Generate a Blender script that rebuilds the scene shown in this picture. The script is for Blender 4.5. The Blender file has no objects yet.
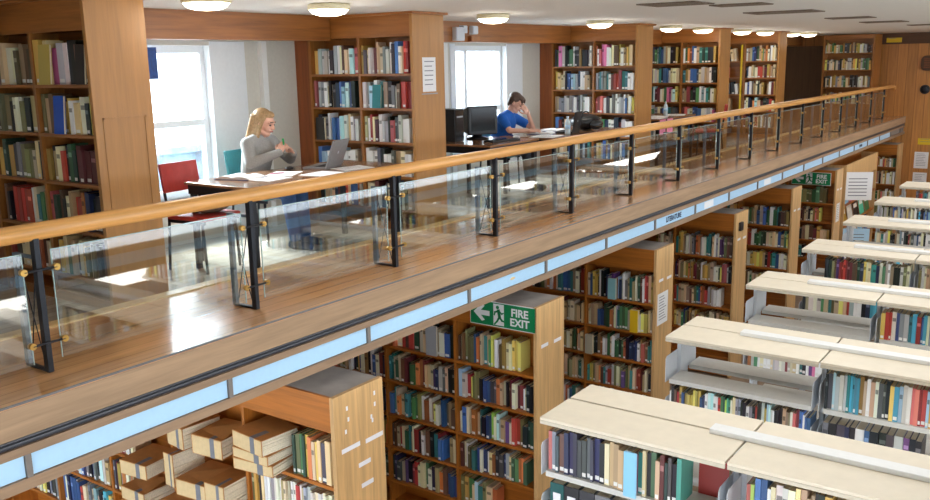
import bpy, math, random
from mathutils import Vector, Matrix
random.seed(11)
sc = bpy.context.scene
COL = sc.collection
PI = math.pi

# ------------------------------------------------------------------ camera
F_PX, YAW, PITCH, ROLL = 894.95, 0.618776, 0.207259, -0.019496
CAM = Vector((4.2359, 0.0, 1.5))
fw = Vector((-math.sin(YAW)*math.cos(PITCH), math.cos(YAW)*math.cos(PITCH), -math.sin(PITCH)))
r0 = Vector((math.cos(YAW), math.sin(YAW), 0)); u0 = r0.cross(fw)
RT = r0*math.cos(ROLL)+u0*math.sin(ROLL); UP = -r0*math.sin(ROLL)+u0*math.cos(ROLL)
cd = bpy.data.cameras.new('camera'); cam = bpy.data.objects.new('camera', cd); COL.objects.link(cam)
cd.sensor_width = 36; cd.lens = F_PX/930*36; cd.clip_start = .05; cd.clip_end = 300
cam.matrix_world = Matrix(((RT.x, UP.x, -fw.x, CAM.x), (RT.y, UP.y, -fw.y, CAM.y), (RT.z, UP.z, -fw.z, CAM.z), (0, 0, 0, 1)))
sc.camera = cam

def project(p):
    d = Vector(p)-CAM; z = d.dot(fw)
    if z < .1: return None
    return (465+F_PX*d.dot(RT)/z, 250-F_PX*d.dot(UP)/z)

# ------------------------------------------------------------------ colours and materials
def lin(c):
    o = []
    for v in c[:3]:
        v /= 255.
        o.append(v/12.92 if v <= .04045 else ((v+.055)/1.055)**2.4)
    return (*o, 1)

def new_mat(name):
    m = bpy.data.materials.new(name); m.use_nodes = True
    return m, m.node_tree.nodes, m.node_tree.links, m.node_tree.nodes['Principled BSDF']

def plain(name, c, rough=.5, metal=0, spec=.5, noise=.06, scale=30):
    m, N, L, b = new_mat(name)
    b.inputs['Roughness'].default_value = rough; b.inputs['Metallic'].default_value = metal
    b.inputs['Specular IOR Level'].default_value = spec
    tc = N.new('ShaderNodeTexCoord'); nz = N.new('ShaderNodeTexNoise'); nz.inputs['Scale'].default_value = scale
    nz.inputs['Detail'].default_value = 3
    rp = N.new('ShaderNodeValToRGB'); a = lin(c)
    rp.color_ramp.elements[0].color = tuple(v*(1-noise) for v in a[:3])+(1,)
    rp.color_ramp.elements[1].color = tuple(min(1, v*(1+noise)) for v in a[:3])+(1,)
    rp.color_ramp.elements[0].position = .3; rp.color_ramp.elements[1].position = .7
    L.new(tc.outputs['Object'], nz.inputs['Vector']); L.new(nz.outputs['Fac'], rp.inputs['Fac']); L.new(rp.outputs['Color'], b.inputs['Base Color'])
    return m

def wood(name, c, axis='Z', rough=.4, contrast=.22, scale=1.0, boards=0, spec=.5):
    """grain runs along AXIS; BOARDS > 0 adds seams between boards of that width"""
    m, N, L, b = new_mat(name)
    b.inputs['Roughness'].default_value = rough; b.inputs['Specular IOR Level'].default_value = spec
    tc = N.new('ShaderNodeTexCoord'); mp = N.new('ShaderNodeMapping')
    s = {'X': (.8, 14, 14), 'Y': (14, .8, 14), 'Z': (14, 14, .8)}[axis]
    mp.inputs['Scale'].default_value = tuple(v*scale for v in s)
    nz = N.new('ShaderNodeTexNoise'); nz.inputs['Scale'].default_value = 1.6; nz.inputs['Detail'].default_value = 6; nz.inputs['Distortion'].default_value = .6
    n2 = N.new('ShaderNodeTexNoise'); n2.inputs['Scale'].default_value = 7; n2.inputs['Detail'].default_value = 4
    mx = N.new('ShaderNodeMath'); mx.operation = 'MULTIPLY_ADD'; mx.inputs[1].default_value = .35
    rp = N.new('ShaderNodeValToRGB'); a = lin(c)
    rp.color_ramp.elements[0].color = tuple(v*(1-contrast) for v in a[:3])+(1,)
    rp.color_ramp.elements[1].color = tuple(min(1, v*(1+contrast*.8)) for v in a[:3])+(1,)
    rp.color_ramp.elements[0].position = .45; rp.color_ramp.elements[1].position = .85
    L.new(tc.outputs['Object'], mp.inputs['Vector']); L.new(mp.outputs['Vector'], nz.inputs['Vector']); L.new(mp.outputs['Vector'], n2.inputs['Vector'])
    L.new(n2.outputs['Fac'], mx.inputs[0]); L.new(nz.outputs['Fac'], mx.inputs[2]); L.new(mx.outputs[0], rp.inputs['Fac'])
    out = rp.outputs['Color']
    if boards:
        sp = N.new('ShaderNodeSeparateXYZ'); L.new(tc.outputs['Object'], sp.inputs[0])
        dv = N.new('ShaderNodeMath'); dv.operation = 'DIVIDE'; dv.inputs[1].default_value = boards
        L.new(sp.outputs['X'], dv.inputs[0])
        fr = N.new('ShaderNodeMath'); fr.operation = 'FRACT'; L.new(dv.outputs[0], fr.inputs[0])
        lt = N.new('ShaderNodeMath'); lt.operation = 'GREATER_THAN'; lt.inputs[1].default_value = .06; L.new(fr.outputs[0], lt.inputs[0])
        fl = N.new('ShaderNodeMath'); fl.operation = 'FLOOR'; L.new(dv.outputs[0], fl.inputs[0])
        wn = N.new('ShaderNodeTexWhiteNoise'); wn.noise_dimensions = '1D'; L.new(fl.outputs[0], wn.inputs['W'])
        mr = N.new('ShaderNodeMapRange'); mr.inputs[3].default_value = .85; mr.inputs[4].default_value = 1.08; L.new(wn.outputs['Value'], mr.inputs[0])
        mm = N.new('ShaderNodeMath'); mm.operation = 'MULTIPLY'
        m3 = N.new('ShaderNodeMapRange'); m3.inputs[3].default_value = .6; m3.inputs[4].default_value = 1; L.new(lt.outputs[0], m3.inputs[0])
        L.new(m3.outputs[0], mm.inputs[0]); L.new(mr.outputs[0], mm.inputs[1])
        vm = N.new('ShaderNodeVectorMath'); vm.operation = 'SCALE'; L.new(out, vm.inputs[0]); L.new(mm.outputs[0], vm.inputs['Scale'])
        out = vm.outputs['Vector']
    L.new(out, b.inputs['Base Color'])
    return m

def emit(name, c, strength):
    m, N, L, b = new_mat(name)
    b.inputs['Base Color'].default_value = lin(c); b.inputs['Emission Color'].default_value = lin(c); b.inputs['Emission Strength'].default_value = strength
    return m

M = {}
M['rail'] = wood('rail_wood', (222, 162, 92), 'Y', .22, .18)
M['ledge'] = wood('ledge_wood', (222, 166, 112), 'Y', .26, .14, boards=.12)
M['nosing'] = wood('nosing_wood', (214, 178, 122), 'Y', .35, .12)
M['fascia'] = wood('fascia_wood', (164, 134, 104), 'Y', .45, .2)
M['fascia_low'] = wood('fascia_low_wood', (150, 122, 96), 'Y', .5, .2)
M['floor'] = wood('floor_wood', (216, 204, 186), 'Y', .18, .08, boards=.1)
M['hall_floor'] = plain('hall_floor', (150, 130, 110), .4)
M['pale'] = wood('pale_wood', (208, 166, 112), 'Z', .45, .2)
M['orange'] = wood('orange_wood', (172, 102, 34), 'X', .4, .25)
M['orange_v'] = wood('orange_wood_upright', (172, 104, 38), 'Z', .4, .22)
M['mezz'] = wood('gallery_wood', (158, 98, 42), 'X', .4, .25)
M['mezz_v'] = wood('gallery_wood_upright', (158, 100, 44), 'Z', .4, .22)
M['mezz_end'] = wood('gallery_end_wood', (174, 122, 62), 'Z', .4, .14)
M['beam'] = wood('beam_wood', (148, 92, 42), 'Y', .4, .3)
M['red_wood'] = wood('red_wood', (140, 74, 34), 'Z', .4, .25)
M['far_wall'] = wood('far_wall_wood', (184, 124, 62), 'Z', .4, .2, boards=.22)
M['dark_door'] = wood('dark_door_wood', (92, 62, 34), 'Z', .5, .2)
M['dark_band'] = wood('dark_band_wood', (84, 54, 30), 'X', .5, .2)
M['grey_top'] = plain('mottled_grey_top', (168, 160, 154), .8, noise=.12, scale=6)  # even mottled grey for the hall case tops
M['white'] = plain('white_paint', (232, 232, 230), .7, noise=.02)
M['ceiling'] = plain('ceiling_paint', (236, 236, 234), .8, noise=.02)
M['wall'] = plain('wall_paint', (204, 200, 190), .8, noise=.03)
M['frame_white'] = plain('window_paint', (226, 230, 234), .4, noise=.02)
M['stone'] = plain('parapet_stone', (92, 102, 118), .9, noise=.3, scale=8)
M['metal_dark'] = plain('dark_steel', (38, 40, 46), .4, .5)
M['metal_grey'] = plain('blue_grey_steel', (92, 106, 120), .4, .2)
M['grey_strip'] = plain('grey_strip', (112, 108, 106), .5)
M['channel'] = plain('channel_metal', (70, 70, 76), .35, .5)
M['channel_hi'] = plain('channel_bead', (96, 98, 104), .4, .4)
M['brass'] = plain('brass', (190, 150, 80), .3, .8)
M['panel'] = plain('pale_blue_acrylic', (178, 215, 242), .3, noise=.02)
M['mullion'] = plain('grey_mullion', (120, 112, 106), .5)
M['canopy'] = plain('cream_laminate', (228, 216, 194), .5, noise=.03, scale=12)
M['canopy_edge'] = plain('cream_edge', (206, 196, 176), .5)
M['shelf_white'] = plain('pale_grey_enamel', (206, 204, 198), .4, noise=.03)
M['white_metal'] = plain('white_enamel', (206, 212, 220), .4, noise=.02)
M['trunk'] = plain('trunking_enamel', (232, 232, 230), .4, noise=.02)
M['black_plastic'] = plain('black_plastic', (32, 34, 38), .4)
M['screen'] = plain('dark_screen', (24, 28, 34), .12)
M['silver'] = plain('silver_plastic', (150, 152, 156), .35, .4)
M['paper'] = plain('paper', (236, 236, 238), .8, noise=.02)
M['page'] = plain('book_pages', (222, 208, 178), .9)
M['sticker'] = plain('white_sticker', (234, 232, 236), .6, noise=.02)
M['ink'] = plain('dark_ink', (44, 62, 92), .6)
M['red_vinyl'] = plain('red_vinyl', (176, 52, 44), .45)
M['teal_vinyl'] = plain('teal_vinyl', (60, 132, 140), .45)
M['table_top'] = wood('table_top_wood', (150, 108, 76), 'Y', .18, .15)
M['green_sign'] = plain('green_sign', (10, 132, 78), .4, noise=.02)
M['yellow_sign'] = plain('yellow_sign', (226, 190, 30), .5, noise=.02)
M['skin'] = plain('skin', (222, 172, 150), .5, noise=.03)
M['sweater'] = plain('grey_wool', (158, 158, 156), .9, noise=.12, scale=120)
M['blue_shirt'] = plain('blue_cotton', (20, 96, 190), .8)
M['jeans'] = plain('denim', (54, 84, 132), .8, noise=.12, scale=90)
M['dark_cloth'] = plain('dark_trousers', (52, 54, 62), .8)
M['blonde'] = plain('blonde_hair', (170, 138, 98), .5, noise=.25, scale=60)
M['brown_hair'] = plain('dark_hair', (84, 62, 50), .5, noise=.2, scale=60)
M['folder'] = plain('brown_card', (192, 134, 74), .7, noise=.08, scale=14)
M['folder_label'] = plain('cream_label', (216, 190, 144), .8)
M['pages_white'] = plain('paper_edges', (240, 230, 206), .9, noise=.1, scale=90)
M['tape'] = plain('grey_tape', (120, 122, 130), .6)
M['blue_card'] = plain('blue_card', (30, 70, 140), .5, noise=.3, scale=30)
M['pink_card'] = plain('pink_card', (224, 130, 160), .6)
M['bag'] = plain('striped_bag', (120, 100, 84), .8, noise=.6, scale=40)
M['vent'] = plain('vent_mesh', (122, 108, 94), .7, noise=.4, scale=60)
M['dome'] = emit('lamp_dome', (255, 244, 218), 5.0)
M['lamp_ring'] = plain('lamp_ring', (225, 215, 180), .4)
M['bottle'] = plain('clear_bottle', (205, 222, 232), .15)
M['green_cap'] = plain('green_plastic', (40, 170, 90), .4)
M['lips'] = plain('lips', (186, 100, 96), .5)
M['eye'] = plain('eye', (52, 42, 40), .3)

for q, cw, cr in (('ledge', .9, .16), ('floor', .5, .12), ('table_top', .5, .1)):
    b = M[q].node_tree.nodes['Principled BSDF']; b.inputs['Coat Weight'].default_value = cw; b.inputs['Coat Roughness'].default_value = cr
# glass: a thin pane that reflects by its angle and lets the rest through
gm, N, L, b = new_mat('clear_glass')
N.remove(b); out = N['Material Output']
tr = N.new('ShaderNodeBsdfTransparent'); tr.inputs[0].default_value = (.93, .965, .965, 1)
gl = N.new('ShaderNodeBsdfGlossy'); gl.inputs['Roughness'].default_value = .02
fr = N.new('ShaderNodeFresnel'); ge = N.new('ShaderNodeNewGeometry'); mr = N.new('ShaderNodeMapRange'); mr.inputs[3].default_value = 2.0; mr.inputs[4].default_value = 1/2.0
L.new(ge.outputs['Backfacing'], mr.inputs[0]); L.new(mr.outputs[0], fr.inputs[0])
ms = N.new('ShaderNodeMixShader'); L.new(fr.outputs[0], ms.inputs[0]); L.new(tr.outputs[0], ms.inputs[1]); L.new(gl.outputs[0], ms.inputs[2]); L.new(ms.outputs[0], out.inputs[0])
M['glass'] = gm
M['glass_edge'] = plain('glass_edge', (168, 190, 186), .15)
# books: colour from the book's own faces
bmt, N, L, b = new_mat('book_cloth')
at = N.new('ShaderNodeAttribute'); at.attribute_name = 'Col'; L.new(at.outputs['Color'], b.inputs['Base Color']); b.inputs['Roughness'].default_value = .45
M['book'] = bmt

# ------------------------------------------------------------------ mesh helper
class MB:
    def __init__(s): s.v = []; s.f = []; s.c = []; s.sm = []; s.mi = []; s.cur = None; s.m = 0
    def add(s, vs, fs, smooth=False, X=None):
        o = len(s.v)
        s.v += [tuple(X @ Vector(v)) if X else tuple(v) for v in vs]
        for f in fs: s.f.append([i+o for i in f]); s.c.append(s.cur); s.sm.append(smooth); s.mi.append(s.m)
        return s
    def box(s, x0, x1, y0, y1, z0, z1, X=None):
        return s.add([(x0, y0, z0), (x1, y0, z0), (x1, y1, z0), (x0, y1, z0), (x0, y0, z1), (x1, y0, z1), (x1, y1, z1), (x0, y1, z1)],
                     [(3, 2, 1, 0), (4, 5, 6, 7), (0, 1, 5, 4), (1, 2, 6, 5), (2, 3, 7, 6), (3, 0, 4, 7)], X=X)
    def prism(s, poly, y0, y1, X=None, smooth=False):
        """POLY: (x, z) points, anticlockwise seen from -y; extruded along y"""
        n = len(poly)
        s.add([(x, y0, z) for x, z in poly]+[(x, y1, z) for x, z in poly], [list(range(n)), list(range(2*n-1, n-1, -1))], X=X)
        o = len(s.v)-2*n
        for i in range(n):
            j = (i+1) % n
            s.f.append([o+i, o+n+i, o+n+j, o+j]); s.c.append(s.cur); s.sm.append(smooth); s.mi.append(s.m)
        return s
    def tube(s, p0, p1, r, n=8, r1=None):
        p0 = Vector(p0); p1 = Vector(p1); r1 = r if r1 is None else r1
        d = (p1-p0).normalized(); a = d.orthogonal().normalized(); bb = d.cross(a)
        vs = [p0+(a*math.cos(2*PI*i/n)+bb*math.sin(2*PI*i/n))*r for i in range(n)]+[p1+(a*math.cos(2*PI*i/n)+bb*math.sin(2*PI*i/n))*r1 for i in range(n)]
        s.add(vs, [[(i+1) % n, i, n+i, n+(i+1) % n][::-1] for i in range(n)], True)
        o = len(s.v)-2*n
        s.f += [[o+i for i in range(n)][::-1], [o+n+i for i in range(n)]]; s.c += [s.cur]*2; s.sm += [False]*2; s.mi += [s.m]*2
        return s
    def ball(s, c, r, nu=16, nv=10, X=None):
        rx, ry, rz = (r, r, r) if isinstance(r, (int, float)) else r
        vs = [(c[0], c[1], c[2]-rz)]
        for j in range(1, nv):
            t = -PI/2+PI*j/nv
            for i in range(nu): vs.append((c[0]+rx*math.cos(t)*math.cos(2*PI*i/nu), c[1]+ry*math.cos(t)*math.sin(2*PI*i/nu), c[2]+rz*math.sin(t)))
        vs.append((c[0], c[1], c[2]+rz)); fs = []
        for i in range(nu): fs.append((0, 1+(i+1) % nu, 1+i))
        for j in range(nv-2):
            for i in range(nu): a = 1+j*nu; fs.append((a+i, a+(i+1) % nu, a+nu+(i+1) % nu, a+nu+i))
        a = 1+(nv-2)*nu
        for i in range(nu): fs.append((a+i, a+(i+1) % nu, len(vs)-1))
        return s.add(vs, fs, True, X)
    def cap(s, p0, p1, r0, r1=None, n=14):
        r1 = r0 if r1 is None else r1
        p0 = Vector(p0); p1 = Vector(p1); d = p1-p0
        if d.length < 1e-5: return s.ball(p0, r0)
        d.normalize(); a = d.orthogonal().normalized(); bb = d.cross(a); rings = []
        for k in range(1, 5): t = -PI/2+PI/2*k/4; rings.append((p0+d*r0*math.sin(t), r0*math.cos(t)))
        for k in range(0, 4): t = PI/2*k/4; rings.append((p1+d*r1*math.sin(t), r1*math.cos(t)))
        vs = [p0-d*r0]
        for c, r in rings: vs += [c+(a*math.cos(2*PI*i/n)+bb*math.sin(2*PI*i/n))*r for i in range(n)]
        vs.append(p1+d*r1); fs = [(0, 1+(i+1) % n, 1+i) for i in range(n)]
        for j in range(len(rings)-1):
            q = 1+j*n; fs += [(q+i, q+(i+1) % n, q+n+(i+1) % n, q+n+i) for i in range(n)]
        q = 1+(len(rings)-1)*n; fs += [(q+i, q+(i+1) % n, len(vs)-1) for i in range(n)]
        return s.add(vs, fs, True)
    def lathe(s, prof, c, n=28):
        """PROF: (radius, z) from one pole to the other"""
        vs = []; fs = []
        for r, z in prof: vs += [(c[0]+r*math.cos(2*PI*i/n), c[1]+r*math.sin(2*PI*i/n), c[2]+z) for i in range(n)]
        for j in range(len(prof)-1):
            for i in range(n): fs.append((j*n+i, j*n+(i+1) % n, (j+1)*n+(i+1) % n, (j+1)*n+i))
        fs.append(list(range(n))[::-1]); fs.append([(len(prof)-1)*n+i for i in range(n)])
        return s.add(vs, fs, True)
    def sweep(s, poly, path, smooth=True):
        """closed section POLY of (side, up) carried along PATH lying in a vertical plane of constant x"""
        n = len(poly); vs = []; fs = []
        for k, p in enumerate(path):
            p = Vector(p); q = Vector(path[min(k+1, len(path)-1)])-Vector(path[max(k-1, 0)]); q.normalize()
            up = Vector((1, 0, 0)).cross(q).normalized()
            vs += [p+Vector((1, 0, 0))*a+up*c for a, c in poly]
        for k in range(len(path)-1):
            for i in range(n): j = (i+1) % n; fs.append((k*n+i, k*n+j, (k+1)*n+j, (k+1)*n+i))
        fs.append(list(range(n))[::-1]); fs.append([(len(path)-1)*n+i for i in range(n)])
        return s.add(vs, fs, smooth)
    def build(s, name, mat, parent=None, bevel=0, kind=None, origin=None):
        off = Vector((0, 0, 0))
        if parent is not None: off = parent.get('_o', None); off = Vector(off) if off is not None else Vector((0, 0, 0))
        if origin is not None: off = Vector(origin)
        me = bpy.data.meshes.new(name)
        me.from_pydata([tuple(Vector(v)-off) for v in s.v], [], s.f)
        me.polygons.foreach_set('use_smooth', s.sm)
        mats = mat if isinstance(mat, (list, tuple)) else [mat]
        for m in mats: me.materials.append(M[m] if isinstance(m, str) else m)
        if len(mats) > 1: me.polygons.foreach_set('material_index', s.mi)
        if s.c and s.c[0] is not None:
            at = me.color_attributes.new('Col', 'FLOAT_COLOR', 'CORNER'); buf = []
            for f, c in zip(s.f, s.c): buf += list(c)*len(f)
            at.data.foreach_set('color', buf)
        me.update()
        o = bpy.data.objects.new(name, me); COL.objects.link(o)
        if parent is not None:
            o.parent = parent
            if parent.get('_o', None) is not None: o['_o'] = list(off)
        if origin is not None: o.location = off
        if bevel:
            bv = o.modifiers.new('bevel', 'BEVEL'); bv.width = bevel; bv.segments = 2; bv.limit_method = 'ANGLE'
        if kind: o['kind'] = kind
        return o

ORIG = {}
def thing(name, label, cat, loc=(0, 0, 0), group=None, rz=0, local=False):
    """an Empty at the thing's base; parts are given in world coordinates unless LOCAL"""
    o = bpy.data.objects.new(name, None); COL.objects.link(o); o.empty_display_size = .1
    o.location = loc; o.rotation_euler = (0, 0, rz); o['label'] = label; o['category'] = cat
    if group: o['group'] = group
    if not local: o['_o'] = list(loc)
    return o
def tag(o, label, cat, group=None):
    o['label'] = label; o['category'] = cat
    if group: o['group'] = group
    return o
def part(name, mat, parent, *boxes, bevel=0):
    m = MB()
    for bxs in boxes: m.box(*bxs)
    return m.build(name, mat, parent, bevel)
def struct(name, mat, *boxes):
    m = MB()
    for bxs in boxes: m.box(*bxs)
    return m.build(name, mat, None, 0, 'structure')
def text(body, size, mat, parent, loc, rot, name='lettering', depth=.001, align='CENTER', sx=1, bold=0):
    cu = bpy.data.curves.new(name, 'FONT'); cu.body = body; cu.size = size; cu.align_x = align; cu.align_y = 'CENTER'; cu.extrude = depth; cu.offset = bold
    cu.materials.append(M[mat])
    tmp = bpy.data.objects.new(name, cu); me = bpy.data.meshes.new_from_object(tmp); bpy.data.objects.remove(tmp); bpy.data.curves.remove(cu)
    o = bpy.data.objects.new(name, me); COL.objects.link(o); o.parent = parent; o.location = loc; o.rotation_euler = rot; o.scale = (sx, 1, 1)
    return o

ORD = ['first', 'second', 'third', 'fourth', 'fifth', 'sixth', 'seventh', 'eighth', 'ninth', 'tenth', 'eleventh', 'twelfth', 'thirteenth', 'fourteenth', 'fifteenth',
       'sixteenth', 'seventeenth', 'eighteenth', 'nineteenth', 'twentieth']+['twenty-'+a for a in ('first', 'second', 'third', 'fourth', 'fifth', 'sixth', 'seventh', 'eighth', 'ninth')]+['thirtieth']+['thirty-'+a for a in ('first', 'second', 'third', 'fourth', 'fifth', 'sixth', 'seventh', 'eighth', 'ninth')]+['fortieth']+['forty-'+a for a in ('first', 'second', 'third', 'fourth', 'fifth', 'sixth', 'seventh', 'eighth', 'ninth')]

# ------------------------------------------------------------------ the building
ZC, ZF, ZL = 1.98, -.15, -3.05           # ceiling, gallery floor, hall floor (gallery ledge is 0)
XE = -1.2                                # gallery bookcase ends
YW = 24.2
struct('floor', 'floor', (-2.8, -.84, -4, YW, -.3, ZF))
struct('trim_1', 'ledge', (-.74, .286, -4, YW, -.016, 0), (-.74, .24, -4, YW, -.3, -.016))
struct('trim_2', 'nosing', (-.84, -.74, -4, YW, -.3, .012))
struct('trim_3', 'grey_strip', (.286, .293, -4, YW, -.010, .001))
struct('trim_4', 'fascia', (.24, .29, -4, YW, -.165, -.016))
struct('trim_5', 'channel', (.24, .268, -4, YW, -.215, -.165))
m = MB(); m.box(.268, .28, -4, YW, -.180, -.172); m.box(.268, .282, -4, YW, -.198, -.189); m.build('trim_6', 'channel_hi', kind='structure')
struct('trim_7', 'fascia_low', (.24, .288, -4, YW, -.258, -.215))
struct('trim_8', 'fascia_low', (.24, .288, -4, YW, -.43, -.374))
struct('trim_9', 'mullion', (.24, .258, -4, YW, -.374, -.258))
m = MB()
for k in range(-4, 19): m.box(.258, .286, 1.99+1.205*k-.014, 1.99+1.205*k+.014, -.374, -.258)
m.build('trim_10', 'mullion', kind='structure')
struct('ceiling_lower', 'white', (-6, .24, -4, YW, -.43, -.3))
struct('floor_hall', 'hall_floor', (-6, 12, -4, YW, ZL-.1, ZL))
struct('wall_lower', 'wall', (-6.1, -6, -4, YW, ZL, -.3))
struct('ceiling', 'ceiling', (-3.2, 12, -4, YW+.2, ZC, ZC+.15))
struct('wall_far', 'far_wall', (-6, 12, YW, YW+.15, ZL, ZC))
struct('trim_11', 'dark_band', (-.42, 12, YW-.03, YW, 1.72, ZC))
struct('door_1', 'dark_door', (-2.8, -1.56, YW-.06, YW, ZF, 1.72))
struct('wall_shade_blocker', 'wall', (-2.8, -1.2, .05, .55, ZF, ZC))  # unseen wall added to keep light off the first gallery bookcase
struct('wall_sky_blocker', 'wall', (12, 12.1, -4, YW, ZL, .3))  # unseen wall added to block sky light, kept low to brighten the ceiling
struct('wall_near_blocker', 'wall', (-3.2, 12, -4.1, -4, -.85, ZC))  # unseen wall added to shut out sky light from the near side

# window wall with three windows
WINS = [(4.95, 5.74, .28, 1.70), (9.72, 10.98, .28, 1.71), (16.4, 17.6, .28, 1.71)]
m = MB(); y = -4
for (a, b_, z0, z1) in WINS:
    m.box(-3.0, -2.8, y, a, ZF, ZC); m.box(-3.0, -2.8, a, b_, ZF, z0); m.box(-3.0, -2.8, a, b_, z1, ZC); y = b_
m.box(-3.0, -2.8, y, YW, ZF, ZC)
m.build('wall_window', 'wall', kind='structure')
for k, (a, b_, z0, z1) in enumerate(WINS):
    w = bpy.data.objects.new('window_%d' % (k+1), None); COL.objects.link(w); w['kind'] = 'structure'
    fx0, fx1 = -2.93, -2.87
    f = MB()
    f.box(fx0, fx1, a, a+.07, z0, z1); f.box(fx0, fx1, b_-.07, b_, z0, z1); f.box(fx0, fx1, a+.07, b_-.07, z1-.07, z1); f.box(fx0, fx1, a+.07, b_-.07, z0, z0+.08)
    zm = .98 if k == 0 else 0.86
    f.box(fx0+.005, fx1+.01, a+.07, b_-.07, zm-.03, zm+.03)
    if k: f.box(fx0, fx1, (a*.72+b_*.28)-.025, (a*.72+b_*.28)+.025, z0+.08, zm-.03); f.box(fx0, fx1, (a*.72+b_*.28)-.03, (a*.72+b_*.28)+.03, zm+.03, z1-.07)
    f.build('window_frame', 'frame_white', w)
    MB().box(-2.905, -2.897, a+.06, b_-.06, z0+.06, z1-.06).build('window_pane', 'glass', w)
    MB().box(-2.86, -2.74, a-.03, b_+.03, z0-.04, z0).build('window_sill', 'frame_white', w)
    r = MB(); r.box(-2.87, -2.786, b_-.014, b_-.0005, z0, z1-.001); r.box(-2.87, -2.786, a+.0005, a+.014, z0, z1-.001); r.box(-2.8, -2.785, b_, b_+.42, ZF, 1.735); r.box(-2.8, -2.785, a-.1, a, ZF, 1.735)
    r.build('window_reveal', 'frame_white', w)
# pale vertical pipe casing on the wall
struct('trim_12', 'white', (-2.8, -2.74, 6.34, 6.41, ZF, 1.74), (-2.8, -2.74, 9.42, 9.5, ZF, 1.74))
# parapet outside the windows
struct('wall_parapet', 'stone', (-4.6, -4.2, 2, 40, -.3, .56), (-4.65, -4.15, 2, 40, .56, .63))

# gallery cases: front-face y and depth
MC = [(3.45, .455), (6.84, .5), (11.9, .52), (15.22, .5), (18.6, .5)]
segs = [(-4, 3.45)]+[(MC[i][0]+MC[i][1], MC[i+1][0]) for i in range(4)]+[(MC[4][0]+MC[4][1], YW)]
m = MB()
for a, b_ in segs: m.box(-2.42, -2.26, a, b_, 1.735, ZC)
m.build('trim_13', 'beam', kind='structure')
m = MB()
for yf, dp in MC: m.box(-2.8, -2.585, yf+.02, yf+.08, ZF, 1.96)
m.build('trim_14', 'red_wood', kind='structure')

# opposite balcony that the photographer stands on: its edge mirrors in the glass
struct('floor_opposite', 'floor', (4.05, 9, -4, YW, -.6, -.32))
struct('trim_15', 'fascia', (4.0, 4.05, -4, YW, -.39, -.32))
struct('trim_16', 'panel', (4.02, 4.05, -4, YW, -.52, -.39))
struct('trim_17', 'fascia_low', (4.0, 4.05, -4, YW, -.6, -.52))

# ------------------------------------------------------------------ bookcases
def gallery_case(idx, label, x0=-2.585, x1=XE, panel=True):
    yf, dp = MC[idx]
    t = thing('bookcase', label, 'bookcase', ((x0+x1)/2, yf+dp/2, ZF), 'bookcases on the gallery')
    xm = (x0+x1)/2
    e = part('end_panel', 'mezz_end', t, (x1-.035, x1, yf, yf+dp, ZF, 1.955), bevel=.003)
    g = MB(); xa = x1
    ya, yb, za, zb = yf+.06, yf+dp-.06, .55, 1.18
    if idx == 0:
        for q in ((ya, yb, za, za+.012), (ya, yb, zb-.012, zb), (ya, ya+.012, za, zb), (yb-.012, yb, za, zb)): g.box(xa, xa+.004, *q)
        g.build('moulding', 'mezz_end', e)
    part('side_panel', 'mezz_v', t, (x0, x0+.03, yf, yf+dp, ZF, 1.955))
    part('back_panel', 'mezz', t, (x0+.03, x1-.035, yf+dp/2-.01, yf+dp/2+.01, ZF, 1.75))
    part('divider', 'mezz_v', t, (xm-.015, xm+.015, yf+.004, yf+dp/2-.01, ZF+.08, 1.75))
    part('header_panel', 'mezz', t, (x0+.03, x1-.035, yf+.012, yf+.035, 1.75, 1.955))
    part('cornice', 'mezz', t, (x0-.01, x1+.035, yf-.03, yf+dp+.03, 1.955, 1.978))
    part('plinth', 'mezz', t, (x0+.03, x1-.035, yf+.02, yf+.04, ZF, ZF+.08))
    for z in GZ:
        for a, b_ in ((x0+.03, xm-.015), (xm+.015, x1-.035)):
            part('shelf', 'mezz', t, (a, b_, yf+.002, yf+dp/2-.01, z-.022, z))
    part('back_board', 'mezz', t, (x0+.03, x1-.035, yf+dp-.02, yf+dp-.005, ZF, 1.955))
    part('label_strip', 'sticker', t, (x0+.04, x0+.2, yf+.008, yf+.012, 1.745, 1.775))
    return t
GZ = [1.40, 1.065, .73, .395, .06, -.08+.008]
case_labels = ['dim brown bookcase at the shadowed near end of the gallery', 'brown bookcase with a notice holder, behind the open laptop',
               'brown bookcase beyond the person in the blue shirt', 'brown gallery bookcase behind the table with the water bottle',
               'dark gallery bookcase with a yellow strip down its front']
for i in range(5): gallery_case(i, case_labels[i])
y5 = MC[4][0]
tag(MB().box(-1.965, -1.93, y5-.012, y5-.002, .3, 1.73).build('marker_strip', 'yellow_sign', origin=(-1.95, y5, .3)), 'yellow vertical strip fixed up the front of a dark gallery bookcase', 'strip')

# last gallery case stands against the far wall
t = thing('bookcase', 'gallery bookcase against the panelled far wall, beside the dark doorway', 'bookcase', (-.95, 23.6, ZF), 'bookcases on the gallery')
FX0, FX1, FY = -1.52, -.36, 23.3
part('side_panel', 'mezz_v', t, (FX0, FX0+.04, FY, YW-.07, ZF, 1.955)); part('side_panel', 'mezz_v', t, (FX1-.04, FX1, FY, YW-.07, ZF, 1.955))
part('header_panel', 'mezz', t, (FX0+.04, FX1-.04, FY+.01, FY+.03, 1.86, 1.955)); part('back_panel', 'mezz', t, (FX0+.04, FX1-.04, FY+.3, FY+.32, ZF, 1.955))
FZ = [1.53, 1.13, .72, .32, -.08]
for z in FZ: part('shelf', 'mezz', t, (FX0+.04, FX1-.04, FY+.002, FY+.3, z-.025, z))

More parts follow.
